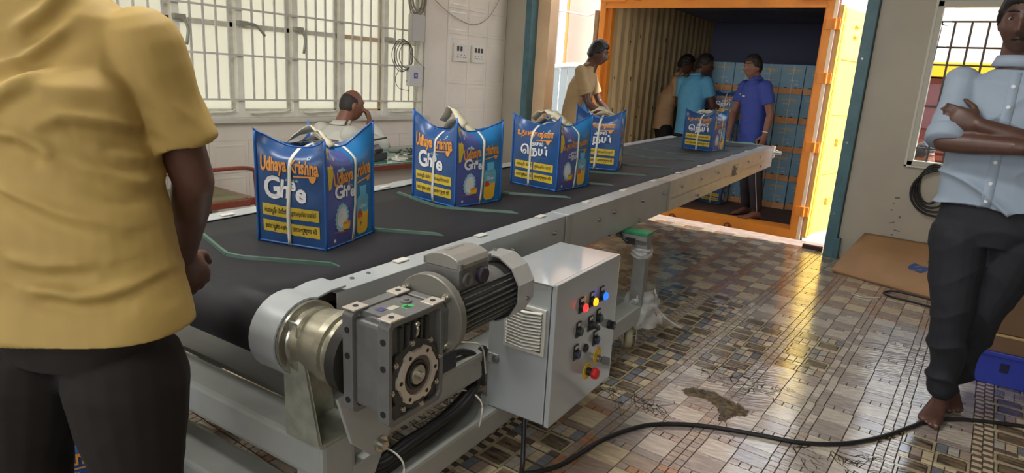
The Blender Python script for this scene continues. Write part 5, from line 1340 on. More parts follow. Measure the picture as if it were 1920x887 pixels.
# ================================================================ FURNITURE AND FLOOR ITEMS
M_maroon = mat('polished_wood', (120, 58, 44), .3, var=.18, scale=8, stretch=(1, 6, 6), coat=.3)
M_lam = mat('laminate_pale', (186, 176, 166), .5)
tb = thing('office_table', 'glass-topped desk with red-brown edge against the window wall', 'table', (-3.55, 3.32, 0))
b = MB(); b.box(-.38, .35, -.75, .75, .655, .69, bev=.006); b.obj('table_top', M_maroon, tb)
b = MB(); b.box(-.375, .352, -.755, .755, .691, .699, bev=.002); b.obj('glass_sheet', mat('table_glass', (96, 142, 124), .04, spec=.8), tb)
b = MB(); b.box(.28, .31, -.70, .02, .02, .655); b.box(.28, .31, .026, .70, .02, .655); b.obj('front_panel', M_lam, tb)
b = MB(); b.box(-.34, .28, -.71, -.68, 0, .655); b.box(-.34, .28, .68, .71, 0, .655); b.obj('end_panel', M_lam, tb)
b = MB()
for k, (x, y, s) in enumerate(((.12, -.10, 0), (.2, .02, .2), (.1, .2, -.1), (.22, .25, .05))): b.obox((x, y, .7002), (.12, .10, .0006), (0, 0, s))
o = b.obj('paper_slip', mat('slip_paper', (226, 222, 200), .7), None); tag(o, 'white paper slips spread under the objects on the glass-topped desk', 'paper'); o.location = (-3.55, 3.2, 0)
t = thing('card_terminal', 'black printer-like device with open lid on the glass-topped desk', 'device', (-3.36, 2.98, .7012), R_D(20))
b = MB(); b.box(-.06, .06, -.09, .09, .0, .05, bev=.008); b.obj('device_base', mat('device_grey', (46, 46, 52), .4), t)
b = MB(); b.add([(.06, -.08, .02), (.06, .08, .02), (-.0, .08, .10), (-.0, -.08, .10), (.05, -.08, .012), (.05, .08, .012), (-.012, .08, .095), (-.012, -.08, .095)], [(0, 1, 2, 3), (7, 6, 5, 4), (0, 4, 5, 1), (1, 5, 6, 2), (2, 6, 7, 3), (3, 7, 4, 0)]); b.obj('sloping_lid', mat('lid_slate', (96, 98, 104), .35), t)
b = MB(); b.obox((-.03, .02, .125), (.15, .22, .012), (0, -.25, .1), bev=.004); b.obj('raised_flap', mat('device_black2', (34, 32, 34), .4), t)
b = MB(); b.box(.03, .045, -.03, .05, .055, .075); b.obj('latch', mat('device_black2', (34, 32, 34), .4), t)
b = MB(); rk = random.Random(2)
for k in range(9): b.obox((rk.uniform(-.05, .05), rk.uniform(-.07, .07), .008 + .005 * k * .8), (.012, rk.uniform(.06, .13), .008), (rk.uniform(-.2, .2), 0, rk.uniform(-1.2, 1.2)), bev=.002)
b.tube([(0, .02, .03), (.03, .12, .02), (.05, .2, .01)], .005, 6); o = b.obj('key_bunch', mat('key_dark', (62, 56, 54), .4, .3)); o.location = (-3.42, 3.34, .7012); tag(o, 'heap of keys and pens lying beside the black device on the desk', 'keys')
b = MB(); b.box(-.04, .04, -.03, .03, 0, .012, bev=.003); b.cyl((-.02, 0, .012), (-.02, 0, .03), .012, n=10); o = b.obj('ink_pad', mat('pad_white', (216, 214, 204), .5)); o.location = (-3.26, 3.12, .7012); tag(o, 'small white pad at the desk edge before the black device', 'pad')
b = MB(); b.tube([(.05, 0, 0), (.10, .01, -.02), (.115, .0, -.2), (.12, -.01, -.5), (.12, 0, -.68)], .004, 6); o = b.obj('desk_cable', M_wire2); o.location = (-3.32, 3.22, .71); tag(o, 'thin wire hanging down the front of the glass-topped desk', 'cable')
ch = thing('wooden_armchair', 'varnished wooden armchair with olive seat standing by the window wall', 'chair', (-4.17, 2.12, 0), PI / 2)
b = MB(); b.box(-.26, .26, -.27, .27, .39, .43, bev=.012); b.obj('seat', mat('olive_seat', (132, 128, 96), .7, var=.08, scale=40), ch)
b = MB(); b.box(.25, .31, -.30, .30, .375, .425, bev=.01); b.obj('seat_rail', M_maroon, ch)
b = MB(); b.box(-.28, .26, .26, .31, .375, .42, bev=.01); b.box(-.28, .26, -.31, -.26, .375, .42, bev=.01); b.obj('side_rail', M_maroon, ch)
for s in (1, -1):
    b = MB(); b.tube([(-.28, s * .30, .625), (0, s * .31, .63), (.22, s * .31, .628), (.30, s * .31, .60), (.31, s * .31, .55)], .022, 8, 5, flat=.6); b.obj('armrest', M_maroon, ch)
    b = MB(); b.tube([(.30, s * .31, .60), (.31, s * .31, .4), (.30, s * .31, 0.002)], .02, 8); b.obj('leg', M_maroon, ch)
    b = MB(); b.tube([(-.26, s * .29, .0), (-.28, s * .29, .4), (-.33, s * .28, .98)], .022, 8); b.obj('leg', M_maroon, ch)
b = MB(); V = []
for j in range(12):
    for i in range(10): V.append((-.285 - .045 * j / 11, -.26 + .52 * i / 9, .46 + .5 * j / 11))
b.grid(V, 10, 12); b.obj('backrest', mat('cane_mesh', (150, 146, 128), .7, var=.25, scale=120), ch, solid=.012)
b = MB(); b.tube([(-.33, -.29, .98), (-.35, 0, 1.0), (-.33, .29, .98)], .028, 8); b.obj('top_rail', M_maroon, ch)
# metal chair frame peeking by the yellow shirt
# flattened cardboard
M_card = mat('cardboard', (182, 142, 102), .75, var=.06, scale=5)
cb = thing('cardboard_sheet', 'flattened brown carton with blue S logo leaning low against the wall under the window', 'cardboard', (-.5, 5.2, 0))
P00, P10, P11, P01 = Vector((-.86, 5.36, .012)), Vector((.35, 4.98, .012)), Vector((.62, 5.885, .245)), Vector((-.745, 5.885, .243))
def cpt(u, v, o=0.0):
    p = P00.lerp(P10, u).lerp(P01.lerp(P11, u), v); nn = (P10 - P00).cross(P01 - P00).normalized()
    w = .012 * math.sin(PI * v) * math.sin(PI * u * .8 + .3) + .004 * noise.noise((u * 6, v * 6, 2))
    return p + nn * (w + o) - Vector((.5 * 0 - .5, 5.2, 0)) * 1.0 if False else p + nn * (w + o) - Vector((-.5, 5.2, 0))
b = MB(); V = [cpt(i / 18, j / 14) for j in range(15) for i in range(19)]; b.grid(V, 19, 15); b.obj('carton_sheet', M_card, cb, solid=.008)
b = MB(); V = [cpt(i / 18 + .004, j / 14 * .95, -.009) + Vector((.02, -.02, -.0)) for j in range(15) for i in range(19)]; b.grid(V, 19, 15); b.obj('under_sheet', mat('cardboard_dark', (134, 104, 76), .8), cb, solid=.006)
def cprint(b, txt, u, v, s, off=0.0, rot=0.0, sx=1.0):
    vs, fs, w = text_mesh(txt, off, 1.0); V = []
    for a, c in vs:
        a, c = a * s * sx, c * s; x = a * math.cos(rot) - c * math.sin(rot); y = a * math.sin(rot) + c * math.cos(rot)
        V.append(cpt(u + x / 1.27, v + y / .58, .0056))
    b.add(V, fs)
b = MB(); cprint(b, 'S', .435, .40, .15, .07, 1.35, 1.05); b.obj('blue_logo', mat('logo_blue', (62, 92, 150), .6), cb)
b = MB(); cprint(b, 'S R', .50, .62, .10, .01, 1.45); cprint(b, "'  '", .47, .62, .10, .02, 1.45)
b.obj('logo_letters', mat('logo_brown', (120, 92, 80), .7), cb)
b = MB(); cprint(b, 'S R INDUSTRIES', .535, .55, .030, .01, 1.4); b.obj('firm_name', mat('logo_blue2', (86, 104, 146), .6), cb)
b = MB()
for k in range(2): cprint(b, ('DIMENSION OF CARTON', 'KEEP DRY HANDLE WITH CARE')[k], .575 + .025 * k, .55, .022, .005, 1.4)
for k in range(8):
    u = .635 + .028 * k; V = []
    for q in range(8): V += [cpt(u - .05 * (q / 7), .32 + .5 * q / 7, .0056), cpt(u + .0022 - .05 * (q / 7), .32 + .5 * q / 7, .0056)]
    b.add(V, [(2 * q, 2 * q + 1, 2 * q + 3, 2 * q + 2) for q in range(7)])
    for v in (.36, .52, .70): cprint(b, ('No', 'Size', 'Lot', 'Date')[(k + int(v * 10)) % 4], u + .012 - .05 * (v - .32), v, .018, .004, 1.4)
for v in (.32, .46, .64, .82):
    V = []
    for q in range(8): V += [cpt(.635 - .05 * (v - .32) * 2 + .2 * q / 7, v, .0056), cpt(.635 - .05 * (v - .32) * 2 + .2 * q / 7, v + .006, .0056)]
    b.add(V, [(2 * q, 2 * q + 1, 2 * q + 3, 2 * q + 2) for q in range(7)])
b.obj('printed_table', mat('card_ink', (112, 88, 70), .7), cb)
b = MB(); b.tube([(-.62, 4.83, .004), (-.56, 4.80, .004), (-.50, 4.83, .004), (-.45, 4.88, .004)], .004, 6); tag(b.obj('strap_scrap', M_strap), 'scrap of white strapping lying on the tiles in front of the cardboard', 'strap')
b = MB(); b.box(-1.22, -1.06, 6.0, 6.05, .0, .035, bev=.006); tag(b.obj('door_stop', mat('stop_wood', (76, 52, 44), .8)), 'short dark wooden block on the dock edge beside the teal post', 'block')
# blue crate with brown cartons behind the man in the pale blue shirt
crt = thing('plastic_crate', 'blue plastic crate on the floor under the brown cartons', 'crate', (.10, 3.745, 0), R_D(4))
M_crate = mat('crate_blue', (30, 50, 156), .35)
b = MB(); cx0, cx1, cy0, cy1, hz = 0, .62, 0, .42, .165
b.box(cx0, cx1, cy0, cy0 + .012, .0, hz, bev=.004); b.box(cx0, cx1, cy1 - .012, cy1, 0, hz, bev=.004); b.box(cx0, cx0 + .012, cy0, cy1, 0, hz, bev=.004); b.box(cx1 - .012, cx1, cy0, cy1, 0, hz, bev=.004); b.box(.01, .61, .01, .41, .02, .032)
b.obj('crate_shell', M_crate, crt)
b = MB(); b.box(-.012, .632, -.012, .0, hz - .022, hz + .002, bev=.004); b.box(-.012, .632, .42, .432, hz - .022, hz + .002, bev=.004); b.box(-.012, 0, -.012, .432, hz - .022, hz + .002, bev=.004); b.box(.62, .632, -.012, .432, hz - .022, hz + .002, bev=.004); b.obj('crate_rim', M_crate, crt)
b = MB(); b.box(.22, .34, -.0035, -.0005, .05, .12); b.box(.10, .135, -.0035, -.0005, .07, .115); b.obj('hand_hole', mat('crate_hole', (14, 20, 60), .7), crt)
M_card2 = mat('cardboard_brown', (112, 86, 62), .75, var=.06, scale=6); M_tape = mat('tape_edge', (190, 160, 110), .5)
for k in range(3):
    t = thing('brown_carton', ['brown carton standing in the blue crate, lowest of its stack', 'brown carton, second of the stack above the blue crate', 'brown carton, topmost of the stack above the blue crate'][k], 'carton', (.10, 3.745, .034 + .22 * k), R_D(4), 'brown cartons stacked on the blue crate')
    b = MB(); b.box(.02, .60, .02, .40, 0, .217, bev=.003); b.obj('carton_box', M_card2, t)
    b = MB(); b.box(.0185, .02, .12, .18, .02, .20); b.box(.02, .60, .018, .0195, .205, .2165); b.obj('tape', M_tape, t)
    b = MB(); vs, fs, w = text_mesh('EY', .02, .1); b.add([(.30 + a, .0185, .07 + c) for a, c in vs], fs); b.obj('carton_print', mat('carton_inkbrown', (62, 50, 40), .7), t)
# ================================================================ PEOPLE
def sstep(a, b, x):
    t = min(1, max(0, (x - a) / (b - a))); return t * t * (3 - 2 * t)
def frame_up(f, up=Vector((0, 0, 1))):
    f = Vector(f).normalized(); r = f.cross(up).normalized(); u = r.cross(f).normalized(); return r, f, u
def head_point(d):
    "unit direction (x right, y forward, z up) to a point of a life-size head"
    x, y, z = d
    px_, py_, pz_ = x * .074, y * .094, z * .117
    low = sstep(-.1, -1.0, z)
    px_ *= 1 - .24 * low
    if y < 0: py_ *= 1 - .22 * sstep(-.2, -.9, z)
    else: py_ *= 1 - .05 * sstep(.2, .9, z)
    if y > .2:
        X, Z = px_, pz_; front = sstep(.2, .75, y)
        g = lambda cx_, cz_, sx_, sz_: math.exp(-((X - cx_) / sx_) ** 2 - ((Z - cz_) / sz_) ** 2)
        nb = math.exp(-(X / .0125) ** 2) * (sstep(.030, -.030, Z) * sstep(-.050, -.034, Z))
        py_ += front * (.026 * nb + .005 * g(0, -.038, .022, .010) - .010 * (g(.031, .012, .017, .013) + g(-.031, .012, .017, .013)) + .006 * (g(.03, .032, .026, .009) + g(-.03, .032, .026, .009))
                        + .008 * g(0, -.066, .022, .006) + .008 * g(0, -.078, .019, .006) - .004 * g(0, -.072, .022, .0025) + .010 * g(0, -.103, .022, .014) + .004 * (g(.045, -.022, .02, .02) + g(-.045, -.022, .02, .02)))
    return Vector((px_, py_, pz_))
def head_grid(nu=56, nv=40, fn=None):
    rows = []
    for j in range(1, nv):
        ph = PI * j / nv; row = []
        for i in range(nu):
            t = 2 * PI * i / nu; d = (math.sin(ph) * math.sin(t), math.sin(ph) * math.cos(t), -math.cos(ph)); p = head_point(d)
            row.append(fn(d, p) if fn else p)
        rows.append(row)
    return rows
def add_head(b, c, f, u, s=1.0):
    r_, f_, u_ = frame_up(f, Vector(u)); M = Matrix((r_, f_, u_)).transposed()
    rows = head_grid(); b.loft([[Vector(c) + M @ (p * s) for p in row] for row in rows])
    for sg in (1, -1):
        V = MB(); V.sphere((0, 0, 0), (.009 * s, .020 * s, .031 * s), 12)
        R_ = Matrix.Rotation(.30 * sg, 3, 'Z') @ Matrix.Rotation(-.18, 3, 'X')
        b.add([Vector(c) + M @ (R_ @ Vector(v) + Vector((sg * .074, -.012, -.004)) * s) for v in V.v], V.f, True)
def hair_obj(c, f, u, s, parent, m, kind='full', seed=0, thick=.013):
    r_, f_, u_ = frame_up(f, Vector(u)); M = Matrix((r_, f_, u_)).transposed()
    def fn(d, p):
        x, y, z = p
        tt = noise.noise((d[0] * 6, d[1] * 6, d[2] * 6 + seed)); t2 = noise.noise((d[0] * 17, d[1] * 17, d[2] * 17 + seed))
        ang = d[1]                                            # 1 front, -1 back
        line = -.062 + .058 * sstep(-.7, .15, ang) + .060 * sstep(.25, .75, ang) + .006 * t2
        if kind == 'bald':
            line -= .012 * sstep(0, -.6, ang); k = sstep(line, line + .018, z) * sstep(.085, .035, z - .03 * sstep(.1, -.7, ang)) * sstep(.30, .0, ang)
            h = -.006 + (.0085 + .002 * t2) * k
        else:
            k = sstep(line - .002, line + .012, z); th = thick * (1 + .5 * sstep(.2, .95, d[2]) + .35 * sstep(.4, .9, ang) * sstep(.3, .8, d[2])); h = -.010 + (th + .010 + .006 * tt + .003 * t2) * k
        n_ = Vector((d[0] / .074, d[1] / .094, d[2] / .117)).normalized()
        return p + n_ * h
    rows = head_grid(72, 52, fn); b = MB(); b.loft([[Vector(c) + M @ (p * s) for p in row] for row in rows])
    return b.obj('hair', m, parent)
def face_bits(c, f, u, s, parent, tache=True, eyes=True):
    r_, f_, u_ = frame_up(f, Vector(u)); M = Matrix((r_, f_, u_)).transposed()
    W_ = lambda p: Vector(c) + M @ (Vector(p) * s)
    if eyes:
        for sg in (1, -1):
            b = MB(); V = MB(); V.sphere((0, 0, 0), (.0125, .0085, .0062), 12); b.add([W_((v[0] + sg * .031, v[1] + .0722, v[2] + .010)) for v in V.v], V.f, True); e = b.obj('eye', mat('eye_white', (150, 140, 130), .3), parent)
            b = MB(); V = MB(); V.sphere((0, 0, 0), (.0055, .003, .0056), 10); b.add([W_((v[0] + sg * .031, v[1] + .0790, v[2] + .010)) for v in V.v], V.f, True); b.obj('iris', mat('iris_dark', (28, 18, 14), .2), e)
    M_h = mat('hair_black', (20, 17, 17), .5, bump=.3, bscale=260)
    for sg in (1, -1):
        b = MB(); P = []
        for k in range(6):
            x = sg * (.012 + .008 * k); z = .033 + .004 * math.sin(PI * k / 5); p = head_point(Vector((x / .074, math.sqrt(max(0, 1 - (x / .074) ** 2 - (z / .117) ** 2)), z / .117))); P.append(W_((p.x, p.y + .002, p.z)))
        b.tube(P, [.003, .004, .004, .0038, .003, .0015], 6, 2); b.obj('eyebrow', M_h, parent)
    if tache:
        b = MB(); P = []
        for k in range(9):
            x = -.026 + .0065 * k; z = -.056 - .006 * abs(k - 4) / 4; p = head_point(Vector((x / .074, math.sqrt(max(0, 1 - (x / .074) ** 2 - (z / .117) ** 2)), z / .117))); P.append(W_((p.x, p.y + .002, p.z)))
        b.tube(P, [.002, .004, .0055, .006, .005, .006, .0055, .004, .002], 6, 2); b.obj('moustache', M_h, parent)
def limb(b, pts, rad, n=14, sub=4, flat=1.0):
    P, R_ = smooth_path(pts, rad, sub); d0 = (P[0] - P[1]).normalized(); d1 = (P[-1] - P[-2]).normalized()
    P2, R2 = [], []
    for a in (.98, .8, .45): P2.append(P[0] + d0 * R_[0] * a); R2.append(R_[0] * math.sqrt(max(.01, 1 - a * a)))
    P2 += P; R2 += R_
    for a in (.45, .8, .98): P2.append(P[-1] + d1 * R_[-1] * a); R2.append(R_[-1] * math.sqrt(max(.01, 1 - a * a)))
    b.loft(sweep(P2, R2, n, flat))
def hand(b, w, d, pn, th, curl=.35, s=1.0, spread=1.0):
    "w wrist, d finger direction, pn palm normal (fingers curl towards it), th thumb side"
    w = Vector(w); d = Vector(d).normalized(); pn = Vector(pn); pn = (pn - d * pn.dot(d)).normalized(); t = d.cross(pn).normalized()
    if t.dot(Vector(th)) < 0: t = -t
    rings = []
    for (q, hw, hd, off) in ((-.03, .026, .021, 0), (0, .027, .020, 0), (.03, .036, .018, .002), (.06, .041, .016, .002), (.085, .041, .0135, 0), (.098, .036, .008, -.002)):
        c = w + d * q * s - pn * off
        rings.append([c + t * (math.cos(2 * PI * i / 18) * hw * s) + pn * (math.sin(2 * PI * i / 18) * hd * s) for i in range(18)])
    b.loft(rings)
    for (o, L, r) in ((.029, .072, .0089), (.010, .081, .0091), (-.010, .075, .0088), (-.028, .058, .0078)):
        p = w + (d * .084 + t * o) * s; dd = (d + t * o * 2.2 * spread).normalized(); P = [p - dd * .012]; ang = curl * .7; R_ = [r * s]
        for k, fr in enumerate((.45, .31, .24)):
            dv = dd * math.cos(ang) + pn * math.sin(ang); P.append(P[-1] + dv * L * fr * s * (1.1 if k == 0 else 1)); R_.append(r * s * (.98 - .09 * k)); ang += curl * 1.25
        limb(b, P, R_, 10, 3)
    p = w + (d * .022 + t * .024 + pn * .006) * s; v1 = (d * .62 + t * .72 + pn * .25).normalized(); v2 = (d * .85 + t * .35 + pn * .40).normalized()
    limb(b, [p - v1 * .01, p + v1 * .036 * s, p + v1 * .036 * s + v2 * .030 * s, p + v1 * .036 * s + v2 * .054 * s], [.0125 * s, .0115 * s, .0100 * s, .0085 * s], 10, 3)
def torso(b, rings, n=36, e=2.3):
    "rings: (centre, right vector, half width, half depth)"
    out = []
    for (c, r_, hw, hd) in rings:
        c = Vector(c); r_ = Vector(r_).normalized(); f_ = Vector((-r_.y, r_.x, 0)).normalized() if len(c) else None; row = []
        for i in range(n):
            t = 2 * PI * i / n; ct, st = math.cos(t), math.sin(t)
            row.append(c + r_ * (math.copysign(abs(ct) ** (2 / e), ct) * hw) + f_ * (math.copysign(abs(st) ** (2 / e), st) * hd))
        out.append(row)
    b.loft(out)
def bake(b, name, m, parent, voxel=.008, smooth=4, fold=None, relax=.5):
    "union of overlapping closed shapes into ONE continuous skin, smoothed, then creased"
    o = bpy.data.objects.new(name, b.mesh(name, m)); COL.objects.link(o)
    q = o.modifiers.new('remesh', 'REMESH'); q.mode = 'VOXEL'; q.voxel_size = voxel; q.use_smooth_shade = True
    if smooth: q = o.modifiers.new('smooth', 'SMOOTH'); q.iterations = smooth; q.factor = relax
    dg = bpy.context.evaluated_depsgraph_get(); me = bpy.data.meshes.new_from_object(o.evaluated_get(dg))
    bpy.data.objects.remove(o)
    if fold:
        n = len(me.vertices); co = np.empty(n * 3); me.vertices.foreach_get('co', co); co = co.reshape(-1, 3)
        nr = np.empty(n * 3); me.vertices.foreach_get('normal', nr); nr = nr.reshape(-1, 3)
        co += nr * fold(co, nr)[:, None]; me.vertices.foreach_set('co', co.ravel()); me.update()
    me.name = name
    for p in me.polygons: p.use_smooth = True
    me.materials.clear(); me.materials.append(m)
    o = bpy.data.objects.new(name, me); COL.objects.link(o)
    if parent: o.parent = parent
    return o
def ridge(x): return 1 - np.abs(np.sin(x))
def shirt_fold(c, r_, amp, z0, z1, seed=0.0, diag=1.0):
    c = np.array(c); r_ = np.array(Vector(r_).normalized())
    def fn(co, nr):
        s = (co - c) @ r_; z = co[:, 2]; q = co @ np.array([r_[1], -r_[0], 0])
        lowk = np.clip((z1 - z) / (z1 - z0), 0, 1.2)
        w = .55 * np.sin(9 * s + 5 * z + seed) + .45 * np.sin(17 * z - 8 * s + 2 * seed + 6 * q)
        ph = 30 * (z + diag * .42 * s) + 2.4 * w + seed * 1.7
        a = ridge(ph * .5) ** 2.5 * (.35 + .65 * np.clip(.5 + .8 * np.sin(6 * s + 4 * z + seed * 2.1), 0, 1))
        ph2 = 46 * (z * .6 - diag * .7 * s) + 2.0 * np.sin(12 * z + 7 * s + seed)
        a2 = ridge(ph2 * .5) ** 3 * np.clip(np.sin(8 * s - 9 * z + 1.3 * seed), 0, 1)
        soft = np.sin(5.5 * s + 2.1 * seed) * .4 + np.sin(13 * z + 6 * s + seed) * .6
        return amp * ((a - .3) * (.35 + .8 * lowk) + .5 * a2 + .45 * soft * (.4 + .6 * lowk))
    return fn
def leg_fold(amp, seed=0.0):
    def fn(co, nr):
        z = co[:, 2]; ang = co[:, 0] * 9 + co[:, 1] * 7
        k = np.clip((.62 - z) / .5, 0.2, 1.0)
        return amp * k * (ridge(19 * z + 2.2 * np.sin(ang + seed) + seed) ** 2.2 - .35 + .4 * np.sin(31 * z + ang * 2 + seed))
    return fn
def skin(n, c): return mat('skin_' + n, c, .45, var=.08, scale=18, bump=.05, bscale=350)
def person(label, loc, J, skin_m, shirt_m, trou_m, hair_m, fdir, hdir, hup=(0, 0, 1), group=None, hairkind='full', tache=True, hands=('L', 'R'), hand_spec={}, sleeve=.55, shirt_hem=None, girth=1.0, depth=1.0,
           voxel=.008, fold=.010, hemw=1.0, foldfn=None, crotch=.07, neckr=1.0, seed=0.0, eyes=True, feet=None, collar=True, seated=False, trouser_r=1.0, sleeve_r=1.0, diag=1.0, hemdrop=0.0, toes=False, armr=1.0, hs=1.0):
    t = thing('person', label, 'person', loc, group=group); base = Vector(loc)
    J = {k: Vector(v) - base for k, v in J.items()}
    f = Vector((fdir[0], fdir[1], 0)).normalized(); r = Vector((f.y, -f.x, 0))       # wearer's right
    pel, wai, che, nek, hed = J['pel'], J['wai'], J['che'], J['nek'], J['hed']
    g = girth
    # ---- the body, one continuous surface
    b = MB(); rs = (J['shR'] - J['shL']).normalized(); rh = (r + rs) / 2
    wsh = (J['shR'] - J['shL']).length / 2
    def ring(c, rv, hw, hd): return (c, Vector((rv.x, rv.y, rv.z * .6)), hw, hd)
    top = (J['shR'] + J['shL']) / 2
    torso(b, [ring(pel - Vector((0, 0, .08)), r, .11 * g, .09 * depth), ring(pel, r, .142 * g, .094 * depth), ring(wai, rh, .134 * g, .092 * depth), ring(che, rs, .155 * g, .106 * depth), ring(top - Vector((0, 0, .03)), rs, wsh * .92, .088 * depth), ring(top * .45 + nek * .55 - Vector((0, 0, .01)), rs, wsh * .55, .062), ring(nek, rs, .058, .055)])
    hc = hed; hf, hu = Vector(hdir), Vector(hup)
    hr_, hf_, hu_ = frame_up(hf, hu)
    limb(b, [nek - Vector((0, 0, .05)), nek * .5 + (hc - hu_ * .05 - hf_ * .015) * .5, hc - hu_ * .03 - hf_ * .015], [.062 * neckr, .058 * neckr, .056 * neckr], 16)
    add_head(b, hc, hf, hu, hs)
    for S in 'LR':
        sh, el, wr = J['sh' + S], J['el' + S], J['wr' + S]
        limb(b, [sh, sh.lerp(el, .5), el], [.052 * armr, .047 * armr, .039 * armr]); limb(b, [el, el.lerp(wr, .35), wr], [.039 * armr, .040 * armr, .0265])
        if S in hand_spec:
            d_, pn_, th_, cu_ = hand_spec[S]; hand(b, wr, d_, pn_, th_, cu_)
        else:
            d_ = (wr - el).normalized(); hand(b, wr, d_, (r if S == 'L' else -r) + f * .2, f, .45)
        hp, kn, an = J['hp' + S], J['kn' + S], J['an' + S]
        limb(b, [hp - Vector((0, 0, .04)), hp.lerp(kn, .5), kn], [.075, .070, .055]); limb(b, [kn, kn.lerp(an, .35), an], [.054, .052, .036])
        to = J.get('to' + S, an + f * .17); to = Vector((to.x, to.y, an.z - .055)); ft = Vector((to.x - an.x, to.y - an.y, 0)).normalized(); sd = Vector((ft.y, -ft.x, 0))
        # foot: heel, instep, ball, five toes
        rings = []
        for (q, hw, zt) in ((-.055, .018, .030), (-.045, .030, .055), (-.01, .034, .088), (.04, .036, .080), (.09, .042, .055), (.135, .047, .036), (.160, .045, .026)):
            c = an + ft * q; z0 = an.z - .088; row = []
            for i in range(16):
                tt = 2 * PI * i / 16; row.append(Vector((c.x, c.y, z0 + zt * .5)) + sd * (math.cos(tt) * hw) + Vector((0, 0, math.sin(tt) * zt * .5)))
            rings.append(row)
        b.loft(rings)
        inn = -1 if S == 'R' else 1
        for k, (o, L, rr) in enumerate(((.033, .042, .0135), (.012, .040, .0098), (-.006, .035, .0092), (-.022, .028, .0086), (-.036, .020, .0082))):
            p = an + ft * (.155 - .008 * k) + sd * (o * inn); p.z = an.z - .088 + rr + .002
            limb(b, [p - ft * .02 + Vector((0, 0, .006)), p + ft * L * .5 + Vector((0, 0, .004)), p + ft * L], [rr, rr * .95, rr * .9], 10, 3)
    body = bake(b, 'body', skin_m, t, voxel, 3)
    if hairkind: hair_obj(hc, hf, hu, 1.0 * hs, t, hair_m, hairkind, seed)
    face_bits(hc, hf, hu, 1.0 * hs, t, tache, eyes)
    if toes:
        for S in 'LR':
            an = J['an' + S]; to = J.get('to' + S, an + f * .17); ft = Vector((to.x - an.x, to.y - an.y, 0)).normalized(); sd = Vector((ft.y, -ft.x, 0)); inn = -1 if S == 'R' else 1
            for k, (o, L, rr) in enumerate(((.033, .042, .0135), (.012, .040, .0098), (-.006, .035, .0092), (-.022, .028, .0086), (-.036, .020, .0082))):
                p = an + ft * (.155 - .008 * k + L + rr * .25) + sd * (o * inn); p.z = an.z - .088 + rr * 1.75
                bb = MB(); bb.sphere(p, (rr * .62, rr * .62, rr * .30), 10); bb.obj('toenail', mat('nail', (150, 112, 96), .35), t)
    # ---- trousers
    b = MB()
    torso(b, [ring(pel - Vector((0, 0, .13)), r, .115 * g, .095 * depth), ring(pel - Vector((0, 0, .06)), r, .166 * g, .112 * depth), ring(pel + Vector((0, 0, .03)), r, .160 * g, .108 * depth), ring(pel.lerp(wai, .5), r, .146 * g, .102 * depth)])
    for S in 'LR':
        hp, kn, an = J['hp' + S], J['kn' + S], J['an' + S]; k = trouser_r
        hp = hp - Vector((0, 0, crotch)); limb(b, [hp, hp.lerp(kn, .5), kn, kn.lerp(an, .5), an + (kn - an).normalized() * .035], [.104 * k, .094 * k, .076 * k, .068 * k, .060 * k], 18)
    bake(b, 'trousers', trou_m, t, voxel * 1.1, 3, leg_fold(fold * .8, seed))
    # ---- shirt with sleeves
    b = MB(); hem = shirt_hem if shirt_hem is not None else pel.z - .02
    hp_ = Vector((pel.x, pel.y, hem)) + (pel - wai) * 0
    torso(b, [ring(hp_, r, .190 * g * hemw, .136 * depth * (1 + (hemw - 1) * .6)), ring(hp_.lerp(wai, .45), r, .182 * g * (1 + (hemw - 1) * .5), .132 * depth), ring(wai, rh, .166 * g, .122 * depth), ring(che, rs, .178 * g, .130 * depth), ring(top - Vector((0, 0, .045)), rs, wsh * 1.0, .108 * depth), ring(top * .6 + nek * .4 - Vector((0, 0, .01)), rs, wsh * .90, .090), ring(nek - Vector((0, 0, .012)), rs, .076, .070)])
    for S in 'LR':
        sh, el, wr = J['sh' + S], J['el' + S], J['wr' + S]
        if sleeve <= 1.0:
            e = sh.lerp(el, sleeve); k = sleeve_r
            limb(b, [sh - (el - sh) * .04, sh.lerp(e, .5)], [.070 * k, .070 * k], 18, 2)
            P, R_ = smooth_path([sh, sh.lerp(e, .5), e], [.070 * k, .070 * k, .073 * k], 4); b.loft(sweep(P, R_, 20))
        else:
            limb(b, [sh, sh.lerp(el, .5), el], [.070, .064, .058], 18); P, R_ = smooth_path([el, el.lerp(wr, .4), el.lerp(wr, min(1, sleeve - 1))], [.058, .056, .046], 4); b.loft(sweep(P, R_, 18)); limb(b, [el, el.lerp(wr, .2)], [.058, .056], 16, 1)
    so = bake(b, 'shirt', shirt_m, t, voxel, 4, foldfn or shirt_fold(tuple(wai), tuple(r), fold, hem, nek.z, seed, diag))
    if collar:
        b = MB(); rows = []
        for (dz, k) in ((-.012, .068), (.012, .064), (.030, .063), (.032, .066), (.012, .074), (-.008, .082)):
            c = nek + (hc - nek).normalized() * dz; row = []
            for i in range(28):
                tt = -PI / 2 + .22 + (2 * PI - .44) * i / 27 + PI     # opens at the front
                row.append(c + r * (math.sin(tt) * k) - f * (math.cos(tt) * -1 * k * .92) * 1.0)
            rows.append(row)
        V = [p for row in rows for p in row]; b.grid(V, 28, 6); b.obj('collar', shirt_m, so, solid=.003)
    return t, so, J, r, f
def rel(loc, d): return {k: Vector(v) for k, v in d.items()}
M_hair = mat('hair_black', (20, 17, 17), .5, bump=.3, bscale=260)

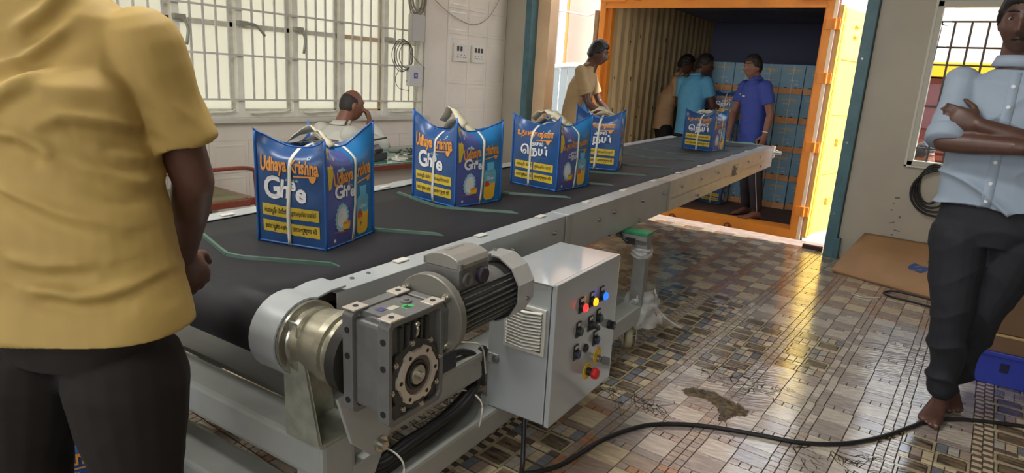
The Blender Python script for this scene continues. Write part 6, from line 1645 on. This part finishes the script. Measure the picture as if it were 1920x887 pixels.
# ---- man in the yellow shirt, back to us at the feeding end
SK1 = skin('dark', (92, 62, 50))
M_yel_sh = mat('yellow_shirt', (178, 150, 84), .75, scale=5, bump=.10, bscale=900, rgb2=(166, 138, 76))
CREASE = [[(-0.006, 1.239), (0.044, 1.281), (0.109, 1.355)],
[(-0.003, 1.2), (0.061, 1.239), (0.096, 1.251)],
[(0.0, 1.167), (0.054, 1.164), (0.092, 1.14), (0.112, 1.115)],
[(0.063, 1.164), (0.124, 1.19), (0.169, 1.188), (0.215, 1.169), (0.273, 1.12), (0.303, 1.087)],
[(0.008, 1.086), (0.063, 1.063), (0.12, 1.032), (0.193, 1.01)],
[(0.111, 1.128), (0.186, 1.097), (0.242, 1.066), (0.282, 1.024), (0.304, 0.973)],
[(0.217, 1.248), (0.258, 1.189), (0.282, 1.138), (0.303, 1.091)],
[(0.258, 1.286), (0.28, 1.225), (0.29, 1.156)],
[(0.164, 1.14), (0.238, 1.109), (0.298, 1.043)],
[(0.256, 0.935), (0.279, 0.901), (0.29, 0.849)],
[(0.018, 0.964), (0.101, 0.943), (0.181, 0.952)],
[(0.013, 1.323), (0.064, 1.361), (0.095, 1.407)],
[(0.176, 1.21), (0.222, 1.187), (0.262, 1.146), (0.293, 1.104)],
[(0.059, 0.906), (0.15, 0.893), (0.238, 0.912)],
[(0.284, 1.296), (0.308, 1.227), (0.324, 1.158)],
]
def yellow_folds(co, nr):
    base = np.array((0.0, 0.0, 0.0)); s_ = (co @ np.array((.866, .5, 0))) ; z = co[:, 2]; q = co @ np.array((-.5, .866, 0))
    d = np.zeros(len(co)); back = np.clip((.02 - q) / .06, 0, 1) * .85 + .15
    zz = z + .004 * np.sin(40 * s_); ss = s_ + .004 * np.sin(37 * z)
    for k, C_ in enumerate(CREASE):
        best = np.full(len(co), 9.0); side = np.zeros(len(co)); tt = np.zeros(len(co)); n_ = len(C_) - 1
        for j in range(n_):
            a = np.array(C_[j]); b_ = np.array(C_[j + 1]); v = b_ - a; L2 = v @ v
            t_ = np.clip(((ss - a[0]) * v[0] + (zz - a[1]) * v[1]) / L2, 0, 1)
            dx = ss - a[0] - t_ * v[0]; dz = zz - a[1] - t_ * v[1]; r_ = np.hypot(dx, dz); m = r_ < best
            best = np.where(m, r_, best); side = np.where(m, np.sign(v[0] * dz - v[1] * dx), side); tt = np.where(m, (j + t_) / n_, tt)
        end = np.clip(np.sin(np.pi * np.clip(tt, .04, .96)) * 1.6, .0, 1)
        x = best * side; d += end * (.0105 * np.exp(-(x / .011) ** 2) - .0070 * np.exp(-((x + .024) / .015) ** 2)) * (1 + .3 * np.sin(3.1 * k))
    low = np.clip((1.12 - z) / .4, 0, 1)
    d += .0035 * np.sin(16 * s_ + 3 * np.sin(9 * z)) * low + .003 * np.sin(26 * z - 9 * s_ + 2 * np.sin(11 * s_)) + .004 * np.sin(11 * z + 7 * s_)
    return d * (.25 + .75 * back)
fL = Vector((-.50, .866, 0)); rL = Vector((.866, .50, 0)); cL = Vector((-1.395, .45, 0))
def atL(s, q, z): return tuple(cL + rL * s + fL * q + Vector((0, 0, z)))
JL = {'pel': atL(.055, -.015, .86), 'wai': atL(.035, 0, 1.05), 'che': atL(.0, .015, 1.24), 'nek': atL(-.02, .035, 1.45), 'hed': atL(-.03, .10, 1.58),
      'shR': atL(.180, .05, 1.310), 'elR': atL(.222, .105, 1.065), 'wrR': atL(.105, .235, .868), 'shL': atL(-.235, .02, 1.325), 'elL': atL(-.30, .07, 1.06), 'wrL': atL(-.22, .28, .95),
      'hpR': atL(.126, 0, .82), 'knR': atL(.120, .02, .46), 'anR': atL(.12, 0, .088), 'hpL': atL(-.080, 0, .82), 'knL': atL(-.134, .02, .46), 'anL': atL(-.11, .0, .088)}
tL, sL, _, _, _ = person('man in yellow short-sleeved shirt and dark trousers, seen from behind at the conveyor end', (cL.x, cL.y, 0), JL, SK1, M_yel_sh, mat('brown_trousers', (26, 20, 16), .85, var=.1), M_hair, fL, (-.4, .9, -.25), hairkind='full', sleeve=.70, shirt_hem=.80, hemw=1.05, foldfn=yellow_folds, crotch=.13,
                         girth=1.05, depth=1.02, voxel=.0055, fold=.0085, seed=2.0, hand_spec={'R': ((-.15, .40, -.85), (-.8, -.2, .1), (-.1, .9, .5), .5), 'L': ((.5, .6, -.5), (.5, -.2, -.4), (.2, .7, .5), .5)}, trouser_r=1.09, sleeve_r=.94, diag=1.5, armr=1.0)
# ---- man in the pale blue shirt, arms folded
M_blue_sh = mat('pale_blue_shirt', (140, 155, 172), .7, var=.03, scale=8, bump=.08, bscale=900)
M_jean = mat('navy_trousers', (25, 27, 35), .8, var=.12, scale=30, bump=.1, bscale=500)
JR = {'pel': (.02, 3.14, .90), 'wai': (.005, 3.13, 1.07), 'che': (.005, 3.125, 1.26), 'nek': (-.005, 3.135, 1.455), 'hed': (-.012, 3.105, 1.605),
      'shR': (-.160, 3.12, 1.372), 'elR': (-.170, 2.99, 1.160), 'wrR': (.065, 2.925, 1.165), 'shL': (.180, 3.12, 1.372), 'elL': (.205, 3.00, 1.15), 'wrL': (-.075, 2.965, 1.232),
      'hpR': (-.065, 3.13, .86), 'knR': (-.030, 3.12, .48), 'anR': (.000, 3.215, .088), 'toR': (-.022, 3.05, 0), 'hpL': (.135, 3.16, .86), 'knL': (.072, 3.21, .48), 'anL': (.025, 3.42, .088), 'toL': (.05, 3.25, 0)}
tR, sR, JRr, rR, fR = person('barefoot man in pale blue shirt standing with folded arms by the crate', (0.01, 3.15, 0), JR, skin('brown', (80, 55, 46)), M_blue_sh, M_jean, M_hair, (-.08, -1), (-.12, -1, -.06), sleeve=.93, shirt_hem=.915, girth=1.06, depth=.95,
                             voxel=.0058, fold=.024, seed=5.0, hand_spec={'L': ((-1, .10, .32), (.25, .9, -.2), (0, -.1, 1), .30), 'R': ((1, .15, .1), (-.1, .9, .2), (0, -.1, 1), .3)}, toes=True, sleeve_r=.98, diag=-.9)
from mathutils.bvhtree import BVHTree
def on_cloth(o):
    T_ = BVHTree.FromPolygons([v.co.copy() for v in o.data.vertices], [tuple(p.vertices) for p in o.data.polygons])
    def fn(x, z, off=.002):
        h, nn, i, d_ = T_.ray_cast(Vector((x, -1.0, z)), Vector((0, 1, 0)))
        return (h + nn * off) if h is not None else None
    return fn
cl = on_cloth(sR)
V = []; F = []
for k in range(60):
    z = .925 + .50 * k / 59; x0 = -.012
    P = [cl(x0 + dx, z, .0022) for dx in (-.017, -.016, 0, .016, .017)]
    if any(p is None for p in P): continue
    P[0] = P[0] + Vector((0, .003, 0)); P[4] = P[4] + Vector((0, .003, 0)); V.append(P)
b = MB(); b.grid([p for r_ in V for p in r_], 5, len(V)); b.obj('button_placket', M_blue_sh, sR)
for z in (1.375, 1.30, 1.10, 1.02, .955):
    p = cl(-.012, z, .003)
    if p is not None: b = MB(); b.cyl(p, p + Vector((0, -.0025, 0)), .0065, n=12); b.obj('button', mat('button_pearl', (206, 212, 216), .3), sR)
V = []
for j in range(8):
    for i in range(8): V.append(cl(.045 + .095 * i / 7, 1.21 + .10 * j / 7, .0025))
if all(p is not None for p in V): b = MB(); b.grid(V, 8, 8); b.obj('chest_pocket', M_blue_sh, sR)
M_cuffb = M_blue_sh
for S in 'LR':
    sh, el = JRr['sh' + S], JRr['el' + S]; d = (el - sh).normalized(); c = sh.lerp(el, .90); b = MB(); P = [c - d * .035, c - d * .02, c, c + d * .02, c + d * .03]
    b.loft(sweep(P, [.064, .071, .072, .071, .064], 22)); b.obj('rolled_cuff', M_blue_sh, sR)
# ---- seated elder in white at the desk
JS = {'pel': (-4.0, 3.02, .50), 'wai': (-4.0, 3.04, .62), 'che': (-4.0, 3.12, .745), 'nek': (-4.0, 3.225, .885), 'hed': (-3.995, 3.325, 1.015),
      'shR': (-3.83, 3.17, .815), 'elR': (-3.80, 3.46, .735), 'wrR': (-3.905, 3.425, .885), 'shL': (-4.17, 3.18, .815), 'elL': (-4.2, 3.42, .70), 'wrL': (-4.02, 3.56, .735),
      'hpR': (-3.91, 3.05, .47), 'knR': (-3.90, 3.42, .47), 'anR': (-3.90, 3.44, .088), 'hpL': (-4.09, 3.05, .47), 'knL': (-4.10, 3.42, .47), 'anL': (-4.10, 3.44, .088)}
person('seated balding man in white shirt resting his chin on his hand at the desk', (-4.0, 3.02, 0), JS, skin('warm', (132, 88, 70)), mat('white_shirt', (206, 205, 196), .75, var=.02, bump=.06, bscale=700), mat('white_cloth', (190, 188, 180), .8), mat('hair_grey', (46, 40, 38), .6, bump=.2, bscale=300), (.1, 1), (.22, 1, -.12), hairkind='bald', sleeve=1.85,
       shirt_hem=.45, girth=.98, voxel=.0075, fold=.008, seed=1.0, hand_spec={'R': ((-.15, -.05, 1), (-.6, -.5, 0), (0, .8, .3), .7), 'L': ((.6, .6, -.05), (0, 0, -1), (.6, -.4, 0), .3)}, tache=True)
st = thing('office_stool', 'low stool under the seated man in white, hidden behind the desk', 'stool', (-4.0, 3.0, 0))
b = MB(); b.cyl((0, 0, .33), (0, 0, .375), .19, n=24); b.obj('seat', M_maroon, st)
for k in range(4):
    b = MB(); t_ = PI / 4 + PI / 2 * k; b.cyl((.12 * math.cos(t_), .12 * math.sin(t_), .33), (.15 * math.cos(t_), .15 * math.sin(t_), .001), .015, n=8); b.obj('leg', M_maroon, st)
# ---- man in tan at the doorway
M_tan = mat('tan_shirt', (170, 144, 106), .75, var=.05, scale=6, bump=.08, bscale=600); M_dk = mat('dark_trousers', (38, 36, 40), .85)
JT = {'pel': (-3.72, 6.10, .92), 'wai': (-3.71, 6.11, 1.08), 'che': (-3.67, 6.14, 1.25), 'nek': (-3.60, 6.16, 1.475), 'hed': (-3.515, 6.16, 1.590),
      'shR': (-3.615, 6.02, 1.385), 'elR': (-3.515, 6.03, 1.085), 'wrR': (-3.34, 6.13, .93), 'shL': (-3.71, 6.34, 1.385), 'elL': (-3.60, 6.42, 1.09), 'wrL': (-3.38, 6.36, .95),
      'hpR': (-3.69, 6.02, .88), 'knR': (-3.66, 6.03, .48), 'anR': (-3.70, 6.03, .088), 'hpL': (-3.74, 6.19, .88), 'knL': (-3.70, 6.21, .48), 'anL': (-3.72, 6.22, .088)}
person('man in tan short-sleeved shirt standing in profile between the teal frame and the container', (-3.71, 6.12, -.004), JT, skin('dark2', (84, 56, 46)), M_tan, M_dk, M_hair, (.86, .5), (.93, .30, -.22), sleeve=.72, shirt_hem=.86, girth=.96, depth=1.05, neckr=1.12, hs=1.06, voxel=.008, fold=.014, seed=3.3)
# ---- three men inside the container
zc = -.045
JT2 = {'pel': (-3.610, 8.200, .86), 'wai': (-3.610, 8.210, 1.02), 'che': (-3.570, 8.230, 1.20), 'nek': (-3.490, 8.260, 1.46), 'hed': (-3.420, 8.270, 1.585),
       'shR': (-3.460, 8.130, 1.36), 'elR': (-3.390, 8.120, 1.08), 'wrR': (-3.170, 8.170, 1.02), 'shL': (-3.580, 8.420, 1.36), 'elL': (-3.470, 8.500, 1.08), 'wrL': (-3.250, 8.480, 1.0),
       'hpR': (-3.550, 8.130, .82), 'knR': (-3.510, 8.120, .42), 'anR': (-3.550, 8.120, .045), 'hpL': (-3.650, 8.280, .82), 'knL': (-3.610, 8.300, .42), 'anL': (-3.630, 8.310, .045)}
person('man in tan shirt bending forward deepest inside the container', (-3.60, 8.21, zc), JT2, skin('dark2', (84, 56, 46)), mat('tan_shirt_b', (184, 154, 118), .75, var=.04, bump=.05, bscale=600), mat('black_track', (24, 24, 30), .8), M_hair, (.87, .45), (.93, .45, -.3), sleeve=.62, shirt_hem=.80, girth=.92, voxel=.010, fold=.011, seed=4.1)
JB2 = {'pel': (-3.05, 7.70, .86), 'wai': (-3.06, 7.70, 1.02), 'che': (-3.06, 7.71, 1.20), 'nek': (-3.05, 7.73, 1.455), 'hed': (-2.975, 7.76, 1.575),
       'shR': (-2.885, 7.67, 1.365), 'elR': (-2.80, 7.72, 1.11), 'wrR': (-2.66, 7.90, 1.05), 'shL': (-3.22, 7.73, 1.36), 'elL': (-3.24, 7.82, 1.10), 'wrL': (-3.05, 8.0, 1.02),
       'hpR': (-2.96, 7.69, .82), 'knR': (-2.94, 7.72, .42), 'anR': (-2.95, 7.70, .045), 'hpL': (-3.13, 7.71, .82), 'knL': (-3.13, 7.75, .42), 'anL': (-3.13, 7.72, .045)}
M_sky = mat('sky_polo', (84, 160, 206), .75, var=.03, bump=.05, bscale=600)
person('man in sky blue polo shirt with his back turned inside the container', (-3.05, 7.70, zc), JB2, skin('dark2', (84, 56, 46)), M_sky, mat('black_track', (24, 24, 30), .8), M_hair, (.25, .97), (.85, .25, -.12), sleeve=.60, shirt_hem=.80, girth=.97, voxel=.009, fold=.010, seed=6.2)
JB3 = {'pel': (-2.17, 7.32, .85), 'wai': (-2.185, 7.32, 1.02), 'che': (-2.20, 7.31, 1.19), 'nek': (-2.215, 7.30, 1.435), 'hed': (-2.255, 7.255, 1.555),
       'shL': (-2.075, 7.20, 1.345), 'elL': (-1.985, 7.20, 1.075), 'wrL': (-2.005, 7.17, .865), 'shR': (-2.355, 7.40, 1.345), 'elR': (-2.42, 7.36, 1.07), 'wrR': (-2.40, 7.20, .88),
       'hpL': (-2.11, 7.27, .82), 'knL': (-2.06, 7.25, .42), 'anL': (-1.99, 7.24, .045), 'hpR': (-2.23, 7.38, .82), 'knR': (-2.19, 7.36, .42), 'anR': (-2.15, 7.40, .045)}
M_navy = mat('navy_polo', (44, 66, 152), .7, var=.04, bump=.05, bscale=600)
tb3, sb3, j3, r3_, f3_ = person('young man in navy blue polo shirt with a steel bangle standing at the container mouth', (-2.16, 7.31, zc), JB3, skin('brown2', (122, 84, 70)), M_navy, mat('dark_track', (40, 36, 44), .8), M_hair, (-.62, -.78), (-.55, -.83, -.04), sleeve=.60, shirt_hem=.80, girth=.88, voxel=.0075, fold=.009, seed=7.7, tache=False)
o3 = Vector((-2.16, 7.31, zc)); w = Vector(JB3['wrL']) - o3; e = Vector(JB3['elL']) - o3; d = (w - e).normalized(); a_ = d.orthogonal().normalized(); c_ = d.cross(a_)
b = MB(); b.tube([w - d * .03 + a_ * (.033 * math.cos(k * PI / 10)) + c_ * (.033 * math.sin(k * PI / 10)) for k in range(21)], .0045, 6, 1); b.obj('bangle', mat('bangle_steel', (220, 220, 216), .25, .6), tb3)
b = MB(); p = Vector(JB3['che']) - o3; q = p + f3_ * .128 + Vector((0, 0, .06))
b.obox(q + r3_ * .02, (.030, .030, .010), (0, 0, math.atan2(f3_.y, f3_.x)), bev=.002); b.obox(q + r3_ * .09 + Vector((0, 0, .02)), (.012, .012, .010), (0, 0, 0), bev=.002); b.obj('chest_mark', mat('chest_white', (220, 214, 190), .6), sb3)
b = MB(); P = []
for k in range(8):
    hp, kn, an = [Vector(JB3[n_ + 'L']) - o3 for n_ in ('hp', 'kn', 'an')]; s_ = k / 7; c = hp.lerp(kn, s_ * 2) if s_ < .5 else kn.lerp(an, (s_ - .5) * 2); P.append(c + (f3_ * .35 - r3_ * .0 + Vector((.55, -.75, 0))).normalized() * (.108 - .042 * s_))
b.tube(P, .004, 6, 2); b.obj('side_stripe', mat('stripe_white', (190, 188, 180), .7), tb3)
# ---- man outside the right window
cs = thing('concrete_step', 'low concrete block in the yard below the grilled window', 'block', (-.55, 7.05, -1.149)); b = MB(); b.box(-.5, .5, -.35, .35, 0, .36, bev=.01); b.obj('block', M_conc, cs)
zo = -.786; JW = {'pel': (-.56, 7.08, zo + .86), 'wai': (-.56, 7.08, zo + 1.02), 'che': (-.565, 7.07, zo + 1.20), 'nek': (-.57, 7.06, zo + 1.44), 'hed': (-.548, 7.04, zo + 1.645 - .04),
                  'shR': (-.57, 6.88, zo + 1.37), 'elR': (-.42, 6.83, zo + 1.27), 'wrR': (-.47, 6.93, zo + 1.475), 'shL': (-.57, 7.25, zo + 1.37), 'elL': (-.5, 7.3, zo + 1.1), 'wrL': (-.35, 7.2, zo + 1.05),
                  'hpR': (-.56, 6.99, zo + .82), 'knR': (-.55, 6.99, zo + .45), 'anR': (-.56, 6.99, zo + .088), 'hpL': (-.56, 7.17, zo + .82), 'knL': (-.55, 7.17, zo + .45), 'anL': (-.56, 7.17, zo + .088)}
person('man in bright yellow shirt outside the grilled window, hand on chin', (-.56, 7.08, zo), JW, skin('warm', (132, 88, 70)), mat('bright_yellow_shirt', (232, 186, 40), .7), M_dk, mat('hair_greyblack', (52, 52, 60), .6), (1, -.2), (1, -.25, -.15), sleeve=.6, shirt_hem=zo + .82, girth=.95, voxel=.010, fold=.008, seed=8.8,
       hand_spec={'R': ((-.5, .3, .8), (-.5, .6, .2), (.4, -.3, .6), .7), 'L': ((1, 0, -.2), (0, -.8, -.3), (0, 0, 1), .4)})
for o in list(bpy.data.objects):
    if o.type == 'MESH' and o.name.split('.')[0] in ('mounting_pad', 'joint_strap', 'panel_bolt', 'side_rail', 'torque_arm_bolt', 'lid_screw', 'mounting_strap', 'strap_bolt', 'bolt_hole', 'ring_hole', 'cling_film', 'socket_hole', 'cowl_screw', 'corner_lug', 'lock_rod', 'paper_slip', 'rusty_socket', 'door_rib', 'lower_beam', 'bolt', 'front_panel', 'end_panel', 'chassis_beam', 'hand_hole', 'door_block', 'legend_print') and o.parent: split_loose(o)
